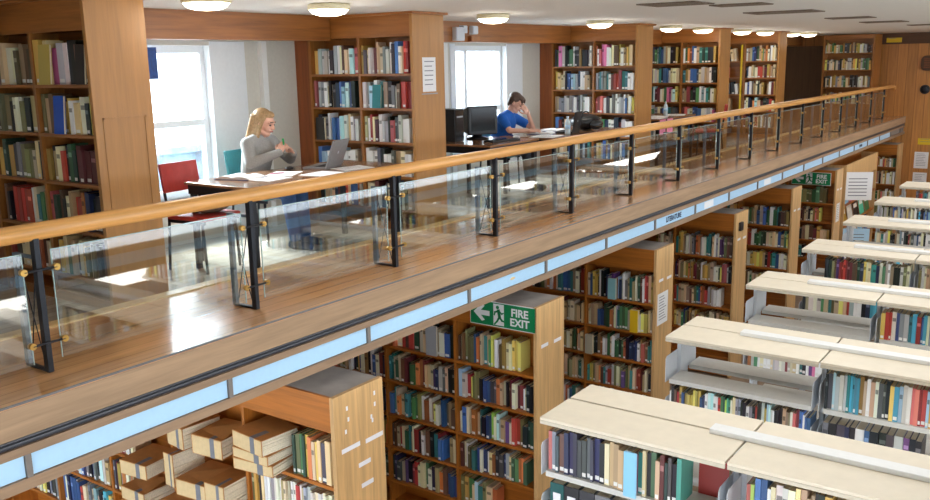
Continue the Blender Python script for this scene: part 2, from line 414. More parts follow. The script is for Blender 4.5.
# hall cases under the gallery
LZ = [-1.29, -1.655, -2.02, -2.385, -2.75, -3.0]
LC = [4.0, 6.58, 9.39, 12.18, 15.0, 17.8]
LD = .5
XR = .29
XS = [.3, .315, .235, .21, .2, .23]
low_labels = ['pale ended hall bookcase crammed with brown document folders', 'hall bookcase with the large fire exit sign on its header', 'hall bookcase with an A4 poster on its pale end',
              'hall bookcase with a small black box on its end', 'hall bookcase in front of the distant fire exit sign', 'hall bookcase carrying the distant fire exit sign']
def hall_case(i, x0=-3.2, x1=None, yf=None, label=None, bay=.875, zs=LZ, depth=LD):
    yf = LC[i] if yf is None else yf; x1 = XS[i] if x1 is None else x1
    t = thing('bookcase', label or low_labels[i], 'bookcase', ((x0+x1)/2, yf+depth/2, ZL), 'bookcases in the hall')
    part('end_panel', 'pale', t, (x1-.035, x1, yf, yf+depth, ZL, -.645), bevel=.003)
    part('end_panel', 'pale', t, (x0, x0+.035, yf, yf+depth, ZL, -.65))
    part('top_board', 'grey_top', t, (x0+.035, x1-.035, yf+.03, yf+depth, -.672, -.652))
    part('header_panel', 'orange', t, (x0+.035, x1-.035, yf+.008, yf+.03, -.9, -.652))
    part('back_panel', 'orange', t, (x0+.035, x1-.035, yf+depth/2-.01, yf+depth/2+.01, ZL, -.672))
    part('back_board', 'orange', t, (x0+.035, x1-.035, yf+depth-.025, yf+depth-.005, ZL, -.672))
    n = int(round((x1-x0-.035)/bay)); xs = [x1-.035-k*bay for k in range(n+1)]
    for k in range(1, n): part('divider', 'orange_v', t, (xs[k]-.014, xs[k]+.014, yf+.004, yf+depth/2-.01, ZL, -.9))
    for z in zs:
        for k in range(n):
            a = xs[k+1]+(.014 if k < n-1 else 0); b_ = xs[k]-(.014 if k else 0)
            part('shelf', 'orange', t, (max(a, x0+.035), b_, yf+.002, yf+depth/2-.01, z-.025, z))
    return t, xs
HC = [hall_case(i, -5.02 if i == 0 else -3.2) for i in range(6)]
# label stickers along the pale ends
for i, (t, xs) in enumerate(HC):
    yf = LC[i]
    s = [(.08, .2, -1.02), (.31, .44, -1.03)]
    if i == 0: s = [(.06, .24, -1.04), (.3, .48, -1.05), (.22, .34, -1.2), (.24, .36, -1.36)]
    for a, b_, z in s:
        part('label_strip', 'sticker', t, (XS[i], XS[i]+.003, yf+a, yf+b_, z-.02, z+.012))
    if i == 0:
        mm = MB()
        for a, z in ((.12, -.76), (.4, -.74), (.13, -.84), (.36, -.9), (.4, -.82), (.1, -.92), (.37, -.93)): mm.box(XS[i], XS[i]+.002, yf+a, yf+a+.016, z-.01, z+.02)
        mm.build('tape_mark', 'sticker', t)
hall_case(None, -.56, .29, 23.62, 'hall bookcase standing against the panelled far wall', .8, [-1.2, -1.62, -2.03, -2.44, -2.85], .55)

# ------------------------------------------------------------------ white shelving rows
W0, WP, WB, WX, WD = 4.27, 1.855, 1.12, 1.705, .645
WT = -.55
WZ = [-.885, -1.215, -1.545, -1.875, -2.205, -2.535, -2.9]
WZC = [-.885, -1.33, -1.7, -2.1, -2.5, -2.9]
rows_lab = ['front white row', 'second white row', 'third white row', 'fourth white row', 'fifth white row', 'sixth white row', 'seventh white row']
def bay(k, j, label):
    x0 = WX+WB*j+.006; x1 = WX+WB*(j+1)-.006; y0 = W0+WP*k; y1 = y0+WD; ym = (y0+y1)/2
    t = thing('shelving_unit', label, 'shelving unit', ((x0+x1)/2, ym, ZL), 'white shelving units in the hall')
    for a, b_ in ((y0, ym+.03), (ym+.05, y1)):
        c = MB(); c.m = 0; c.box(x0, x1, a, b_, WT-.018, WT)
        c.m = 1
        if a == y0: c.box(x0, x1, a, a+.012, WT-.042, WT-.0185)
        else: c.box(x0, x1, b_-.012, b_, WT-.042, WT-.0185)
        c.build('canopy', ['canopy', 'canopy_edge'], t, bevel=.003)
    for a in (x0, x1-.03):
        u = MB(); u.box(a, a+.03, y0+.245, y0+.4, ZL, WT-.02); u.build('upright', 'white_metal', t)
    part('foot', 'white_metal', t, (x0, x1, y0+.02, y1-.02, ZL, ZL+.1))
    for z in (WZ if k < 2 else WZC):
        for fr_ in (0, 1):
            a, b_ = (y0+.012, y0+.24) if fr_ == 0 else (y0+.41, y1-.012)
            s = MB(); s.box(x0+.034, x1-.034, a, b_, z-.012, z); e = a if fr_ == 0 else a
            s.box(x0+.034, x1-.034, e, e+.01, z-.034, z-.0121); s.box(x0+.034, x1-.034, b_-.01, b_, z-.034, z-.0121)
            sh = s.build('shelf', 'shelf_white', t)
            if z >= -1.4:
                for xx in (x0+.002, x1-.032):
                    poly = [(a, z-.034), (b_, z-.034), (b_, z+.17), (a+.02, z+.17), (a, z+.15)] if fr_ == 0 else [(a, z-.034), (b_, z-.034), (b_, z+.15), (b_-.02, z+.17), (a, z+.17)]
                    v = [(xx+dx, q[0], q[1]) for dx in (0, .003) for q in poly]; n = len(poly)
                    g = MB(); g.add(v, [list(range(n))[::-1], list(range(n, 2*n))]+[[i, (i+1) % n, n+(i+1) % n, n+i] for i in range(n)])
                    g.build('bracket', 'white_metal', sh)
    return t
NB = [3, 3, 3, 4, 4, 5, 5]
for k in range(7):
    for j in range(NB[k]):
        bay(k, j, 'white metal shelving unit, %s from the aisle end of the %s' % (ORD[j], rows_lab[k]))
    y0 = W0+WP*k; xa = WX+WB*(.82 if k == 0 else .42)
    tr_ = MB(); tr_.box(xa, WX+WB*NB[k]-.05, y0+WD/2-.02, y0+WD/2+.075, WT+.0005, WT+.03)
    o = tr_.build('cable_trunking', 'trunk', bevel=.004, origin=(xa, y0+WD/2, WT)); tag(o, 'long pale grey metal trunking lying along the top of the %s' % rows_lab[k], 'trunking', 'trunking on the white shelving')

# ------------------------------------------------------------------ books
PAL = dict(k=(28, 28, 32), n=(34, 44, 84), b=(48, 90, 160), c=(56, 164, 204), l=(146, 194, 224), t=(190, 156, 110), w=(226, 222, 212), e=(216, 196, 152), y=(228, 194, 74), m=(182, 142, 52),
           r=(178, 46, 36), d=(112, 36, 42), o=(206, 108, 46), g=(62, 116, 72), G=(32, 62, 46), v=(112, 112, 62), q=(40, 124, 124), s=(140, 144, 150), S=(72, 74, 80), u=(104, 70, 46), p=(200, 84, 140), P=(92, 60, 122), f=(152, 188, 64), a=(80, 196, 160), x=(196, 84, 84))
NAMES = dict(k='black', n='navy', b='blue', c='cyan', l='pale blue', t='tan', w='white', e='cream', y='yellow', m='mustard', r='red', d='maroon', o='orange', g='green', G='dark green', v='olive', q='teal', s='grey', S='dark grey', u='brown', p='pink', P='purple', f='lime', a='turquoise', x='salmon')
MIX = 'tttteeeemwwwknnbbsSvvgGrddoqletewt'
LIGHT = 'wwesstlbkbnwecqsreywS'
DARK = 'tuuevmyegkrdobtemv'
specs = []
def fill(x0, x1, yf, z, seq, zmax, where, shelf, ref, rev=True, thick=None, hmin=.6, hmax=.9, lean=.1, dmax=.175, single=True, sticker=.5, faceout=None, jut=.035, cat='book'):
    """stand a run of books spine to the front between x0 and x1; SEQ is a run of colour codes (or palette*count)"""
    if isinstance(seq, tuple): seq = ''.join(random.choice(seq[0]) for _ in range(seq[1]))
    w = [0 if q == '_' else random.uniform(.65, 1.4) for q in seq]
    gaps = seq.count('_'); tot = sum(w); W = x1-x0-gaps*.07
    if thick: W = min(W, tot*thick)
    clear = zmax-z; x = x0; n = len([q for q in seq if q != '_']); k = 0; lastc = None; lasth = 0
    for q, ww in zip(seq, w):
        if q == '_': x += .07; continue
        th = W*ww/tot
        if q == lastc and random.random() < .6: h = lasth*random.uniform(.985, 1.0)
        else: h = clear*random.uniform(hmin, hmax)
        lastc, lasth = q, h
        ang = 0
        base = PAL[q]; f_ = random.uniform(.85, 1.4); av = sum(base)/3; col = tuple(min(240, max(10, (v*.74+av*.26)*f_+random.uniform(-8, 8))) for v in base)
        idx = (n-k) if rev else (k+1)
        specs.append(dict(x=x, th=th*.96, yf=yf+random.uniform(0, jut), z=z, h=h, d=random.uniform(.75, 1)*dmax, col=col, code=q, ang=ang, idx=idx, where=where, shelf=shelf, ref=ref, st=random.random() < sticker, band=random.random() < .28, single=single, up=None))
        x += th; k += 1
    # the last books of a run that has room lean back on the others
    run = specs[-n:]
    if n > 4 and random.random() < lean:
        a = random.uniform(.1, .2); sh = math.sin(a)*run[-3]['h']+.004
        if run[-1]['x']+run[-1]['th']+sh < x1-.002:
            for sp in run[-2:]: sp['ang'] = -a; sp['x'] += sh+ (0 if sp is run[-2] else .004)

def book_mesh(sp, mb, split=False):
    x, th, yf, z, h, d = sp['x'], sp['th'], sp['yf'], sp['z'], sp['h'], sp['d']
    X = Matrix.Translation((x, yf, z+.001))
    if sp['ang']: X = X @ Matrix.Translation((th if sp['ang'] > 0 else 0, 0, 0)) @ Matrix.Rotation(sp['ang'], 4, 'Y') @ Matrix.Translation((-th if sp['ang'] > 0 else 0, 0, 0))
    c = min(.003, th*.15)
    mb.cur = lin(sp['col'])
    mb.box(0, th, 0, c, 0, h, X); mb.box(0, c, c, d, 0, h, X); mb.box(th-c, th, c, d, 0, h, X)
    pg, lb = (MB(), MB()) if split else (mb, mb)
    pg.cur = lin((226, 212, 184)); pg.box(c, th-c, c, d-.004, .003, h-.004, X)
    if sp['st'] and th > .012:
        lb.cur = lin((232, 230, 226)); lb.box(th*.12, th*.88, -.0012, -.0002, h*.05, h*.05+min(.024, h*.1), X)
    if sp['band'] and not (split and lb.v):
        b2 = MB() if False else lb
        cc = sp['col']; light = sum(cc) < 330
        b2.cur = lin(tuple(min(255, v+70) for v in cc) if light else tuple(v*.62 for v in cc))
        b2.box(th*.1, th*.9, -.001, -.0002, h*.66, h*.78, X)
    return pg, lb

# gallery shelves
Gx = [(-2.54, -1.912), (-1.872, -1.24)]
gname = ['the dim near bookcase', 'bookcase behind the laptop', 'bookcase beyond the blue shirt', 'bookcase behind water bottle', 'bookcase with yellow strip']
SH = ['top', 'second', 'third', 'fourth', 'fifth', 'lowest']
gal = {0: [('kkuteevtuu', 'mytpwwkkuu'), ('vkvtvkeevktt', 'vturummwteSy'), ('mGGmSsvvvetk', 'mkterkgGddddu'), ('uukrrrrrrweqgt', 'xGukeetrronnkkt'), ((DARK, 14), (DARK, 15))],
       1: [('mwswwwSsweutwlx', 'mSewwdtteswwkbwerr'), ('xqsswekeknbllbkk', 'wslweqqtkswurrr'), ('kkwswbbbllwtwsw', 'ewredkwsskxrSSwww'), ('blwewqlwwwwe', 'wwwSkwwSteww'), ((MIX, 15), (MIX, 14))],
       2: [('kgpwkGgwkkmkksw', 'owxppwweuuywtyyt'), ('mteekbbllsnwwtt', 'sSqssqwdrrdqqww'), ('ttsswwsswsSswww', 'rdxwwSwSwwsswbewy'), ('bdktSwwkst', 'wngnwwndsww'), ((MIX, 16), (MIX, 16))],
       3: [('wsSglqbstekkm', 'wgoobwtqGqkkm'), ('wseweqkbbbweee', 'qmtbbSewstewkk'), ('wsqlddwegppwly', 'ttdGkgwlwqgwem'), ('xwgseSbwqSSS', 'dxlebbbwwswp'), ((MIX, 14), (MIX, 14))],
       4: [('mvSkkte', 'wtebnGgtmgtoekwtet'), ('wtexx', 'kbwteerrtdmote'), ('mkkbSkw', 'wbwSteGem_twdm'), ('ewetqt', 'wenkoltdkSre'), ((MIX, 14), (MIX, 14))]}
for i, rows in gal.items():
    yf = MC[i][0]
    for r, pair in enumerate(rows):
        zt = 1.75 if r == 0 else GZ[r-1]-.022
        for b_, seq in enumerate(pair):
            x0, x1 = Gx[b_]
            if i == 4 and b_ == 0: x0 += .02
            fill(x0+.004, x1-.01-(.05*random.random() if i else 0), yf+.012, GZ[r], seq, zt-.02, gname[i], SH[r], 'divider' if b_ == 0 else 'end panel', thick=.06, hmin=.7, hmax=.93, lean=.5, dmax=.16)
for r, z in enumerate(FZ[:4]):
    fill(FX0+.05, FX1-.06, FY+.012, z, ('mmtewygsSkue', 26), (1.86 if r == 0 else FZ[r-1]-.025)-.02, 'bookcase on far wall', SH[r], 'end panel', hmin=.55, hmax=.8)

# hall shelves beneath the gallery
lname = ['the folder bookcase', 'bookcase under the large exit sign', 'bookcase with an end poster', 'bookcase with black end box', 'case before the distant exit sign', 'case under distant exit sign']
LB = [(-.602, .248), (-1.482, -.638), (-2.357, -1.513)]
low = {1: [('ueuvvvvbokeqtgynwwumeeyyy__', '_oerurguwtk_ewbk', None), ('lwryvvvkbbbSSotekudeddwekk', 'qqegeudkgoodttePnwStkk', None), ('ebeeotqkPnfelstPerrvkGG', 'bqeoegqgggvwoetyebbStu', None),
           ('dewvvqqbenwtokSnstggoog_', 'Sueregqterkewtukqrbb_te', None), ('vmgtlqvto______', 'GnSePkxreegentoubbb', None)],
       2: [('ebymkwkknsPolnwwstqtegguwrrtm', 'srSkveowoeqbbqteur', None), ('tettbbGGotesqgggetronwyytt', 'bdtteettkt', None), ('kkkkuowwgewggGgoknnnnwmxuqq', 'uvteevgott', None), ('qyyvttouqsrsvevPvtqtrrdtek', 'tvettgqe', None), ((MIX, 26), None, None)],
       3: [('qmmteewesSooswwqqttwsePPvuu', 'mteteew', None), ('ndtvtyotmddvuwmmteweGyxxwk', 'rvGtteetv', None), ('rqtettutvqboorstwwww__', 'tettvu', None), ((DARK, 24), (DARK, 20), None)],
       4: [('dewgvtbwbggwgqkuum', 'qqttm', None), ('xteorwgggGGeeetebtgy', 'tttedd', None), ('tteteyyyymtkrgqbewe', 'teet', None), ((DARK, 22), (DARK, 20), None)],
       5: [('vvvgvvvggvv', 'vvgg', None), ('nSmyyedutekemxoy___', 'etkr', None), ('utokteudmttm', 'ettu', None), ('eewtqk', 'tttt', None)]}
for i, rows in low.items():
    yf = LC[i]
    for r, trio in enumerate(rows):
        zt = -.9 if r == 0 else LZ[r-1]-.025
        for b_, seq in enumerate(trio):
            if seq is None: seq = (MIX, 22)
            x0, x1 = LB[b_]; x0 += XS[i]-XR; x1 += XS[i]-XR
            if isinstance(seq, str) and len(seq) < 13 and b_ == 1 and i > 1: x0 = x1-len(seq)*.038
            fill(x0+.004, x1-.012, yf+.012, LZ[r], seq, zt-.015, lname[i], SH[r], ['end panel', 'middle divider', 'third divider'][b_], thick=.06, hmin=.62, hmax=.86, lean=.35, jut=.05)
for r, z in enumerate([-1.2, -1.62, -2.03, -2.44]):
    fill(-.52, .24, 23.64, z, ('ettvewmgkrxw', 20), (-.9 if r == 0 else [-1.2, -1.62, -2.03][r-1]-.025)-.02, 'hall bookcase at the far wall', SH[r], 'end panel', hmin=.6, hmax=.85)
# folder bookcase: books and thin pamphlets
fill(-.13, .235, 4.012, LZ[0], 'GvgGmoeytSt', -.93, 'folder bookcase', 'top', 'end panel', hmin=.78, hmax=.88, jut=.02)
fill(-.6, .2, 4.012, LZ[1], 'rvmmktwwswwewwtewewewrweswewewweee', LZ[0]-.04, 'folder bookcase', 'second', 'end panel', hmin=.8, hmax=.88, sticker=0)
fill(-2.35, -2.05, 4.012, LZ[2], (MIX, 9), LZ[1]-.04, 'folder bookcase', 'third', 'third divider')
fill(-2.35, -2.0, 4.012, LZ[1], (MIX, 10), LZ[0]-.04, 'folder bookcase', 'second', 'third divider')

for r in range(1, 4):
    fill(-3.2, -2.39, 4.012, LZ[r], (LIGHT+'kkbb', 22), LZ[r-1]-.04, 'folder bookcase', SH[r], 'fourth divider')
    fill(-4.08, -3.27, 4.012, LZ[r], (LIGHT+'kkbb', 22), LZ[r-1]-.04, 'folder bookcase', SH[r], 'fifth divider')
# white shelving
def wfill(k, j, lv, seq, x0=0, x1=1, **kw):
    a = WX+WB*j+.042; L_ = WB-.084; Z_ = WZ if k < 2 else WZC; z = Z_[lv]
    top = (WT-.045) if lv == 0 else Z_[lv-1]-.036
    kw.setdefault('hmin', .78); kw.setdefault('hmax', .95); kw.setdefault('lean', .3); kw.setdefault('jut', .025)
    fill(a+L_*x0, a+L_*x1, W0+WP*k+.02, z, seq, top-.005, rows_lab[k], SH[lv], 'aisle end' if j == 0 else ['', 'first gap', 'second gap', 'third gap', 'fourth gap'][j], rev=False, dmax=.2, **kw)
wfill(0, 0, 0, 'xsSunnSSSSSnketttwstpqekgtdGSka', 0, .80, hmin=.8)
wfill(0, 1, 0, 'xfbbwewwettetkkymwwnnebtPbcstkrwenb', .06, 1)
wfill(1, 0, 1, 'wkurybyyyyyybnwllwwrggfaawesskkwskrkwyllwwkkktttwxdbbwbb', 0, 1, thick=.03)
wfill(1, 1, 0, 'kSlswwqccccmewtwSSkyclwwxxrrlmwwewslvvtknwbywcc', 0, 1, hmin=.84)
wfill(1, 1, 1, 'skSnkwbkkSsPkk', 0, .6, hmax=.8)
wfill(1, 2, 0, (LIGHT, 36))
wfill(2, 0, 1, 'owgwewwewwewdwetwqkwPpwwekwewbnewetwkw', thick=.04); wfill(2, 1, 0, (LIGHT, 36)); wfill(2, 1, 1, (LIGHT, 36)); wfill(2, 2, 0, (LIGHT, 36))
wfill(3, 0, 0, 'kkGvuPrrrrdduuGnyeeqqnegwwtkkwve', .2, 1, hmax=.9); wfill(3, 0, 1, 'kewewgeqveytrswwknccctpPmtew', thick=.05); wfill(3, 1, 0, ('lckynwtev', 36)); wfill(3, 2, 0, (LIGHT, 36))
wfill(4, 0, 1, (LIGHT, 40), thick=.03); wfill(4, 1, 0, (LIGHT, 36)); wfill(4, 2, 0, (LIGHT, 36))
wfill(5, 0, 0, (LIGHT, 36), .2); wfill(5, 1, 0, (LIGHT, 36)); wfill(5, 0, 1, (LIGHT, 36))
wfill(6, 0, 0, (LIGHT, 36), .2); wfill(6, 1, 0, (LIGHT, 36)); wfill(6, 2, 0, (LIGHT, 36))
# a few books standing with a cover to the front
def face_out(x, yf, z, w, h, th, col, label, lean=.08, group='books shown cover first'):
    o = thing('book', label, 'book', (x, yf, z+.001), group)
    o.rotation_euler = (-lean, 0, 0); del o['_o']
    m = MB(); m.cur = lin(col); m.box(0, w, 0, .002, 0, h); m.box(0, w, th-.002, th, 0, h); m.box(0, .002, .002, th-.002, 0, h); m.build('cover', 'book', o)
    MB().box(.0022, w-.003, .0022, th-.0022, .003, h-.003).build('page_block', 'page', o)
    return o
face_out(-1.68, 3.44, 1.065, .12, .26, .018, (30, 84, 190), 'bright blue book turned cover first on the dim near bookcase')
face_out(-1.80, 3.44, 1.40, .14, .27, .018, (196, 172, 84), 'yellow book turned cover first on the top shelf of the dim bookcase')
face_out(-1.355, 3.44, 1.40, .1, .26, .018, (40, 34, 32), 'black framed cover turned forward on the top shelf of the dim bookcase')
face_out(-1.73, 6.83, 1.065, .11, .23, .015, (28, 124, 130), 'teal book turned cover first on the bookcase behind the laptop')
face_out(-2.49, 6.8, .73, .12, .23, .03, (52, 46, 40), 'dark picture cover jutting at the far end of the bookcase behind the laptop', 0)
face_out(-.93, 6.565, -1.29, .13, .3, .02, (168, 172, 178), 'grey document wallet jutting from the top shelf beneath the large exit sign', 0)
face_out(-.36, 9.36, -1.29, .1, .25, .03, (142, 196, 204), 'pale blue thin volume jutting from the bookcase with the end poster', 0)
face_out(-.07, 9.36, -1.655, .1, .27, .05, (232, 190, 30), 'bright yellow volume jutting from the bookcase with the end poster', 0)
face_out(-.66, 9.365, -2.02, .1, .24, .04, (186, 180, 160), 'worn cream volume jutting from the bookcase with the end poster', 0)
face_out(2.265, 4.24, -.884, .075, .265, .012, (140, 202, 238), 'pale blue folder jutting forward among dark volumes on the front white row', .0)
o = face_out(2.6, 4.5, -.884, .17, .27, .05, (150, 44, 36), 'red volume at the back of the gap in the front white row', 0)

# box files on the second shelf of the front white row
xx = 1.77
for q, c, w_ in (('dark green', (24, 84, 84), .095), ('black', (36, 36, 40), .1), ('charcoal', (54, 54, 60), .1), ('grey', (120, 120, 124), .1), ('dark blue', (40, 60, 90), .1)):
    o = thing('box_file', '%s box file on the second shelf of the front white row' % q, 'box file', (xx, 4.29, WZ[1]+.001), 'box files on the front white row')
    m = MB(); m.cur = lin(c); m.box(xx, xx+w_-.006, 4.292, 4.296, WZ[1]+.001, WZ[1]+.26); m.box(xx, xx+.004, 4.296, 4.55, WZ[1]+.001, WZ[1]+.26); m.box(xx+w_-.01, xx+w_-.006, 4.296, 4.55, WZ[1]+.001, WZ[1]+.26)
    m.build('case', 'book', o); MB().box(xx+.0041, xx+w_-.0101, 4.297, 4.54, WZ[1]+.004, WZ[1]+.255).build('paper_stack', 'pages_white', o)
    MB().box(xx+.02, xx+w_-.026, 4.290, 4.2919, WZ[1]+.1, WZ[1]+.2).build('spine_label', 'sticker', o)
    xx += w_

# individual books for those that show largest, the rest as one mass
bpy.context.view_layer.update()
dg = bpy.context.evaluated_depsgraph_get()
def seen(p):
    p = Vector(p); d = p-CAM; L_ = d.length; d.normalize()
    hit = sc.ray_cast(dg, CAM+d*.05, d, distance=L_-.07)
    return not hit[0]
for sp in specs:
    a = 0; x0, x1, z0, z1 = sp['x'], sp['x']+sp['th'], sp['z'], sp['z']+sp['h']
    P4 = [project(q) for q in ((x0, sp['yf'], z0), (x1, sp['yf'], z0), (x1, sp['yf'], z1), (x0, sp['yf'], z1))]
    if all(P4):
        cx = sum(q[0] for q in P4)/4; cy = sum(q[1] for q in P4)/4
        A = abs((P4[1][0]-P4[0][0])*(P4[3][1]-P4[0][1]))+6
        vis = 0
        for t_ in (.1, .35, .6, .85):
            q = (x0+x1)/2, sp['yf']-.006, z0+(z1-z0)*t_
            s2 = project(q)
            if s2 and 0 <= s2[0] < 930 and 0 <= s2[1] < 500 and seen(q): vis += .25
        a = A*vis
    sp['area'] = a
specs.sort(key=lambda s: -s['area'])
NIND = 300
mass = MB(); used = {}
DROP = [s for s in specs if s['area'] > 0]
for i, sp in enumerate(specs):
    if i < NIND and sp['area'] > 0:
        big = i < 130
        mb = MB(); pg, lb = book_mesh(sp, mb, big)
        og = (sp['x'], sp['yf'], sp['z'])
        o = mb.build('book', 'book', origin=og)
        size = 'slim' if sp['th'] < .024 else ('thick' if sp['th'] > .042 else ('tall' if sp['h'] > .26 else 'plain'))
        lab = '%s %s book, %s from %s, %s shelf, %s' % (size, NAMES[sp['code']], ORD[sp['idx']-1], sp['ref'], sp['shelf'], sp['where'])
        tag(o, lab, 'book', 'books of ' + sp['where'])
        if big:
            o['_o'] = og
            pg.build('page_block', 'book', o)
            if lb.v: lb.build('spine_label', 'book', o)
            del o['_o']
    else: book_mesh(sp, mass)
o = mass.build('remaining_books', 'book', kind='stuff'); tag(o, 'remaining smaller rows of mixed library books on the gallery and hall shelves', 'books')
print('BOOKS', len(specs), 'visible', len(DROP), 'smallest individual', specs[NIND-1]['area'])

# ------------------------------------------------------------------ document folders in the first hall case
def folder(x, y, z, w, h, d, rz, label, tie=False):
    o = thing('document_folder', label, 'folder', (x, y, z), 'brown document folders', rz, True)
    c = MB(); c.box(-w/2, w/2, .004, d, 0, .003); c.box(-w/2, w/2, .004, d, h-.003, h); c.box(-w/2, w/2, 0, .004, 0, h); c.box(-w/2, -w/2+.003, .004, d, .003, h-.003)
    if tie: c.add([(-w/2, .1, h), (w/2, .02, h+.001), (w/2, d*.75, h+.05), (-w/2, d, h+.001)], [(0, 1, 2, 3), (3, 2, 1, 0)])
    c.build('cover', 'folder', o)
    p = MB(); n = max(3, int(h/.012))
    for k in range(n): p.box(-w/2+.004, w/2-.003-random.uniform(0, .012), .006, d-.01, .004+(h-.008)*k/n, .004+(h-.008)*(k+.93)/n)
    p.build('paper_stack', 'pages_white', o)
    MB().box(-w/2+.01, w/2-.004, -.003, -.0002, .006, h-.006).build('label_tab', 'folder_label', o)
    g = MB(); g.box(w*.12, w*.26, -.0045, -.003, 0, h); g.box(w*.12, w*.26, 0, d*.4, h+.0005, h+.002); g.build('tie_tape', 'tape', o)
    return o
S1, S2, S3 = LZ[0]+.001, LZ[1]+.001, LZ[2]+.001
fo = [(-.37, 3.86, S1, .36, .085, .33, .12, 'brown folder at the bottom of the three-folder pile beside the old green books', False),
      (-.38, 3.85, S1+.088, .35, .075, .33, .02, 'brown folder in the middle of the pile beside the old green books', False),
      (-.39, 3.84, S1+.166, .34, .12, .33, -.1, 'taped brown folder topping the pile beside the old green books', False),
      (-.86, 3.86, S1, .3, .15, .34, .1, 'thick brown folder with pale papers, alone next to the three-folder pile', True),
      (-1.2, 3.84, S1, .22, .17, .34, -.1, 'creased paper bundle in a brown folder, furthest from the green books', True),
      (-1.02, 3.82, S2, .34, .13, .36, .1, 'open topped brown folder spilling blue edged papers on the second shelf', True),
      (-.74, 3.8, S2, .2, .2, .34, .06, 'tall brown folder box against the divider on the second shelf', False),
      (-1.34, 3.86, S2, .12, .27, .3, -.05, 'upright white edged folder on the second shelf of the folder bookcase', False),
      (-1.2, 3.8, S3, .34, .1, .36, .1, 'flat brown folder lowest in the pile on the third shelf', False),
      (-1.21, 3.8, S3+.103, .33, .09, .36, 0, 'brown folder second up in the pile on the third shelf', False),
      (-1.2, 3.81, S3+.196, .33, .085, .36, .12, 'worn brown folder on top of the pile on the third shelf', True),
      (-.85, 3.83, S3, .3, .14, .34, .06, 'brown folder with loose dark edged sheets on the third shelf', True)]
fo += [(-1.72, 3.8, S2, .3, .12, .34, .1, 'brown folder lying beyond the upright white edged folder', False),
       (-1.75, 3.8, S3, .3, .13, .36, .12, 'bottom brown folder of the outermost pile on the third shelf', False),
       (-1.76, 3.8, S3+.133, .3, .11, .36, 0, 'creased brown folder topping the outermost pile on the third shelf', True)]
for q in fo: folder(*q)

# ------------------------------------------------------------------ balcony railing
PS, PY0, NPOST = 1.3735, 2.2956, 16
rl = thing('balcony_railing', 'wood topped balcony railing with black steel posts and clear glass panels', 'railing', (0, PY0, 0))
ring = [(0.05*math.cos(2*PI*i/16), .045*math.sin(2*PI*i/16)) for i in range(16)]
yend = PY0+PS*NPOST-.35
MB().sweep(ring, [(-.02, -1.6, .72)]+[(-.02, yend*k/8, .72) for k in range(1, 9)]+[(-.02, yend+.16, .712), (-.02, yend+.28, .68), (-.02, yend+.33, .62), (-.02, yend+.33, .5)]).build('handrail', 'rail', rl)
for i in range(-2, NPOST):
    y = PY0+PS*i; w = .0145
    p = MB(); p.box(-.02, .02, y-w, y+w, .002, .69)
    p.box(-.022, -.0, y-.03, y+.03, .68, .6885)
    p.box(-.2, -.022, y-w*.9, y+w*.9, .002, .016)
    po = p.build('post', 'metal_dark', rl, bevel=.002)
    q = MB(); q.box(-.205, -.17, y-w*.8, y+w*.8, .0161, .6); q.box(-.17, -.0225, y-w*.6, y+w*.6, .585, .6); q.build('back_post', 'metal_grey', po)
    br = MB(); br.tube((-.03, y, .05), (-.165, y, .56), .0032, 6); br.tube((-.03, y+.009, .56), (-.165, y+.009, .05), .0032, 6); br.build('brace_rod', 'metal_dark', po)
    if i > -2:
        for z in (.16, .535):
            st = MB(); st.tube((.028, y-.085, z), (.028, y+.085, z), .007, 8); st.build('clamp_arm', 'metal_dark', po)
            for s_ in (-1, 1):
                d = MB(); d.tube((.006, y+s_*.085, z), (.034, y+s_*.085, z), .017, 14); d.build('glass_clamp', 'brass', po)
for i in range(-2, NPOST-1):
    y0, y1 = PY0+PS*i+.09, PY0+PS*(i+1)-.09
    y0 -= .012; y1 += .012
    gp = MB().box(-.002, .005, y0, y1, .06, .62).build('glass_panel', 'glass', rl)
    e = MB(); e.box(-.002, .005, y0-.004, y0-.0005, .06, .62); e.box(-.002, .005, y1+.0005, y1+.004, .06, .62); e.box(-.002, .005, y0-.004, y1+.004, .6205, .625); e.build('glass_edge', 'glass_edge', gp)

# ------------------------------------------------------------------ sign panels along the balcony edge
for k in range(-1, 18):
    a, b_ = 1.99+1.205*(k-1)+.016, 1.99+1.205*k-.016
    lab = 'pale blue sign panel in the balcony edge, %s along from the near end' % ORD[k+1]
    if k == 7: lab = 'pale blue sign panel with bold dark lettering midway along the balcony edge'
    if k == 15: lab = 'small distant pale blue sign panel with a dark word on it'
    t = thing('sign_panel', lab, 'sign panel', (.27, (a+b_)/2, -.372), 'sign panels along the balcony')
    part('panel_face', 'panel', t, (.26, .272, a, b_, -.372, -.26), bevel=.002)
    if k == 7: text('LITERATURE', .082, 'ink', t, (.004, -.06, .056), (PI/2, 0, PI/2), bold=.0025)
    if k == 15: text('DRAMA', .075, 'ink', t, (.004, 0, .056), (PI/2, 0, PI/2), bold=.0025)
    if k == 4: MB().ball((.272, (a+b_)/2+.05, -.31), (.002, .04, .012)).build('smudge_sticker', 'folder_label', t)
    if k == 10 or k == 8: part('paper_slip', 'paper', t, (.2722, .274, a+.3, a+.62, -.36, -.275))

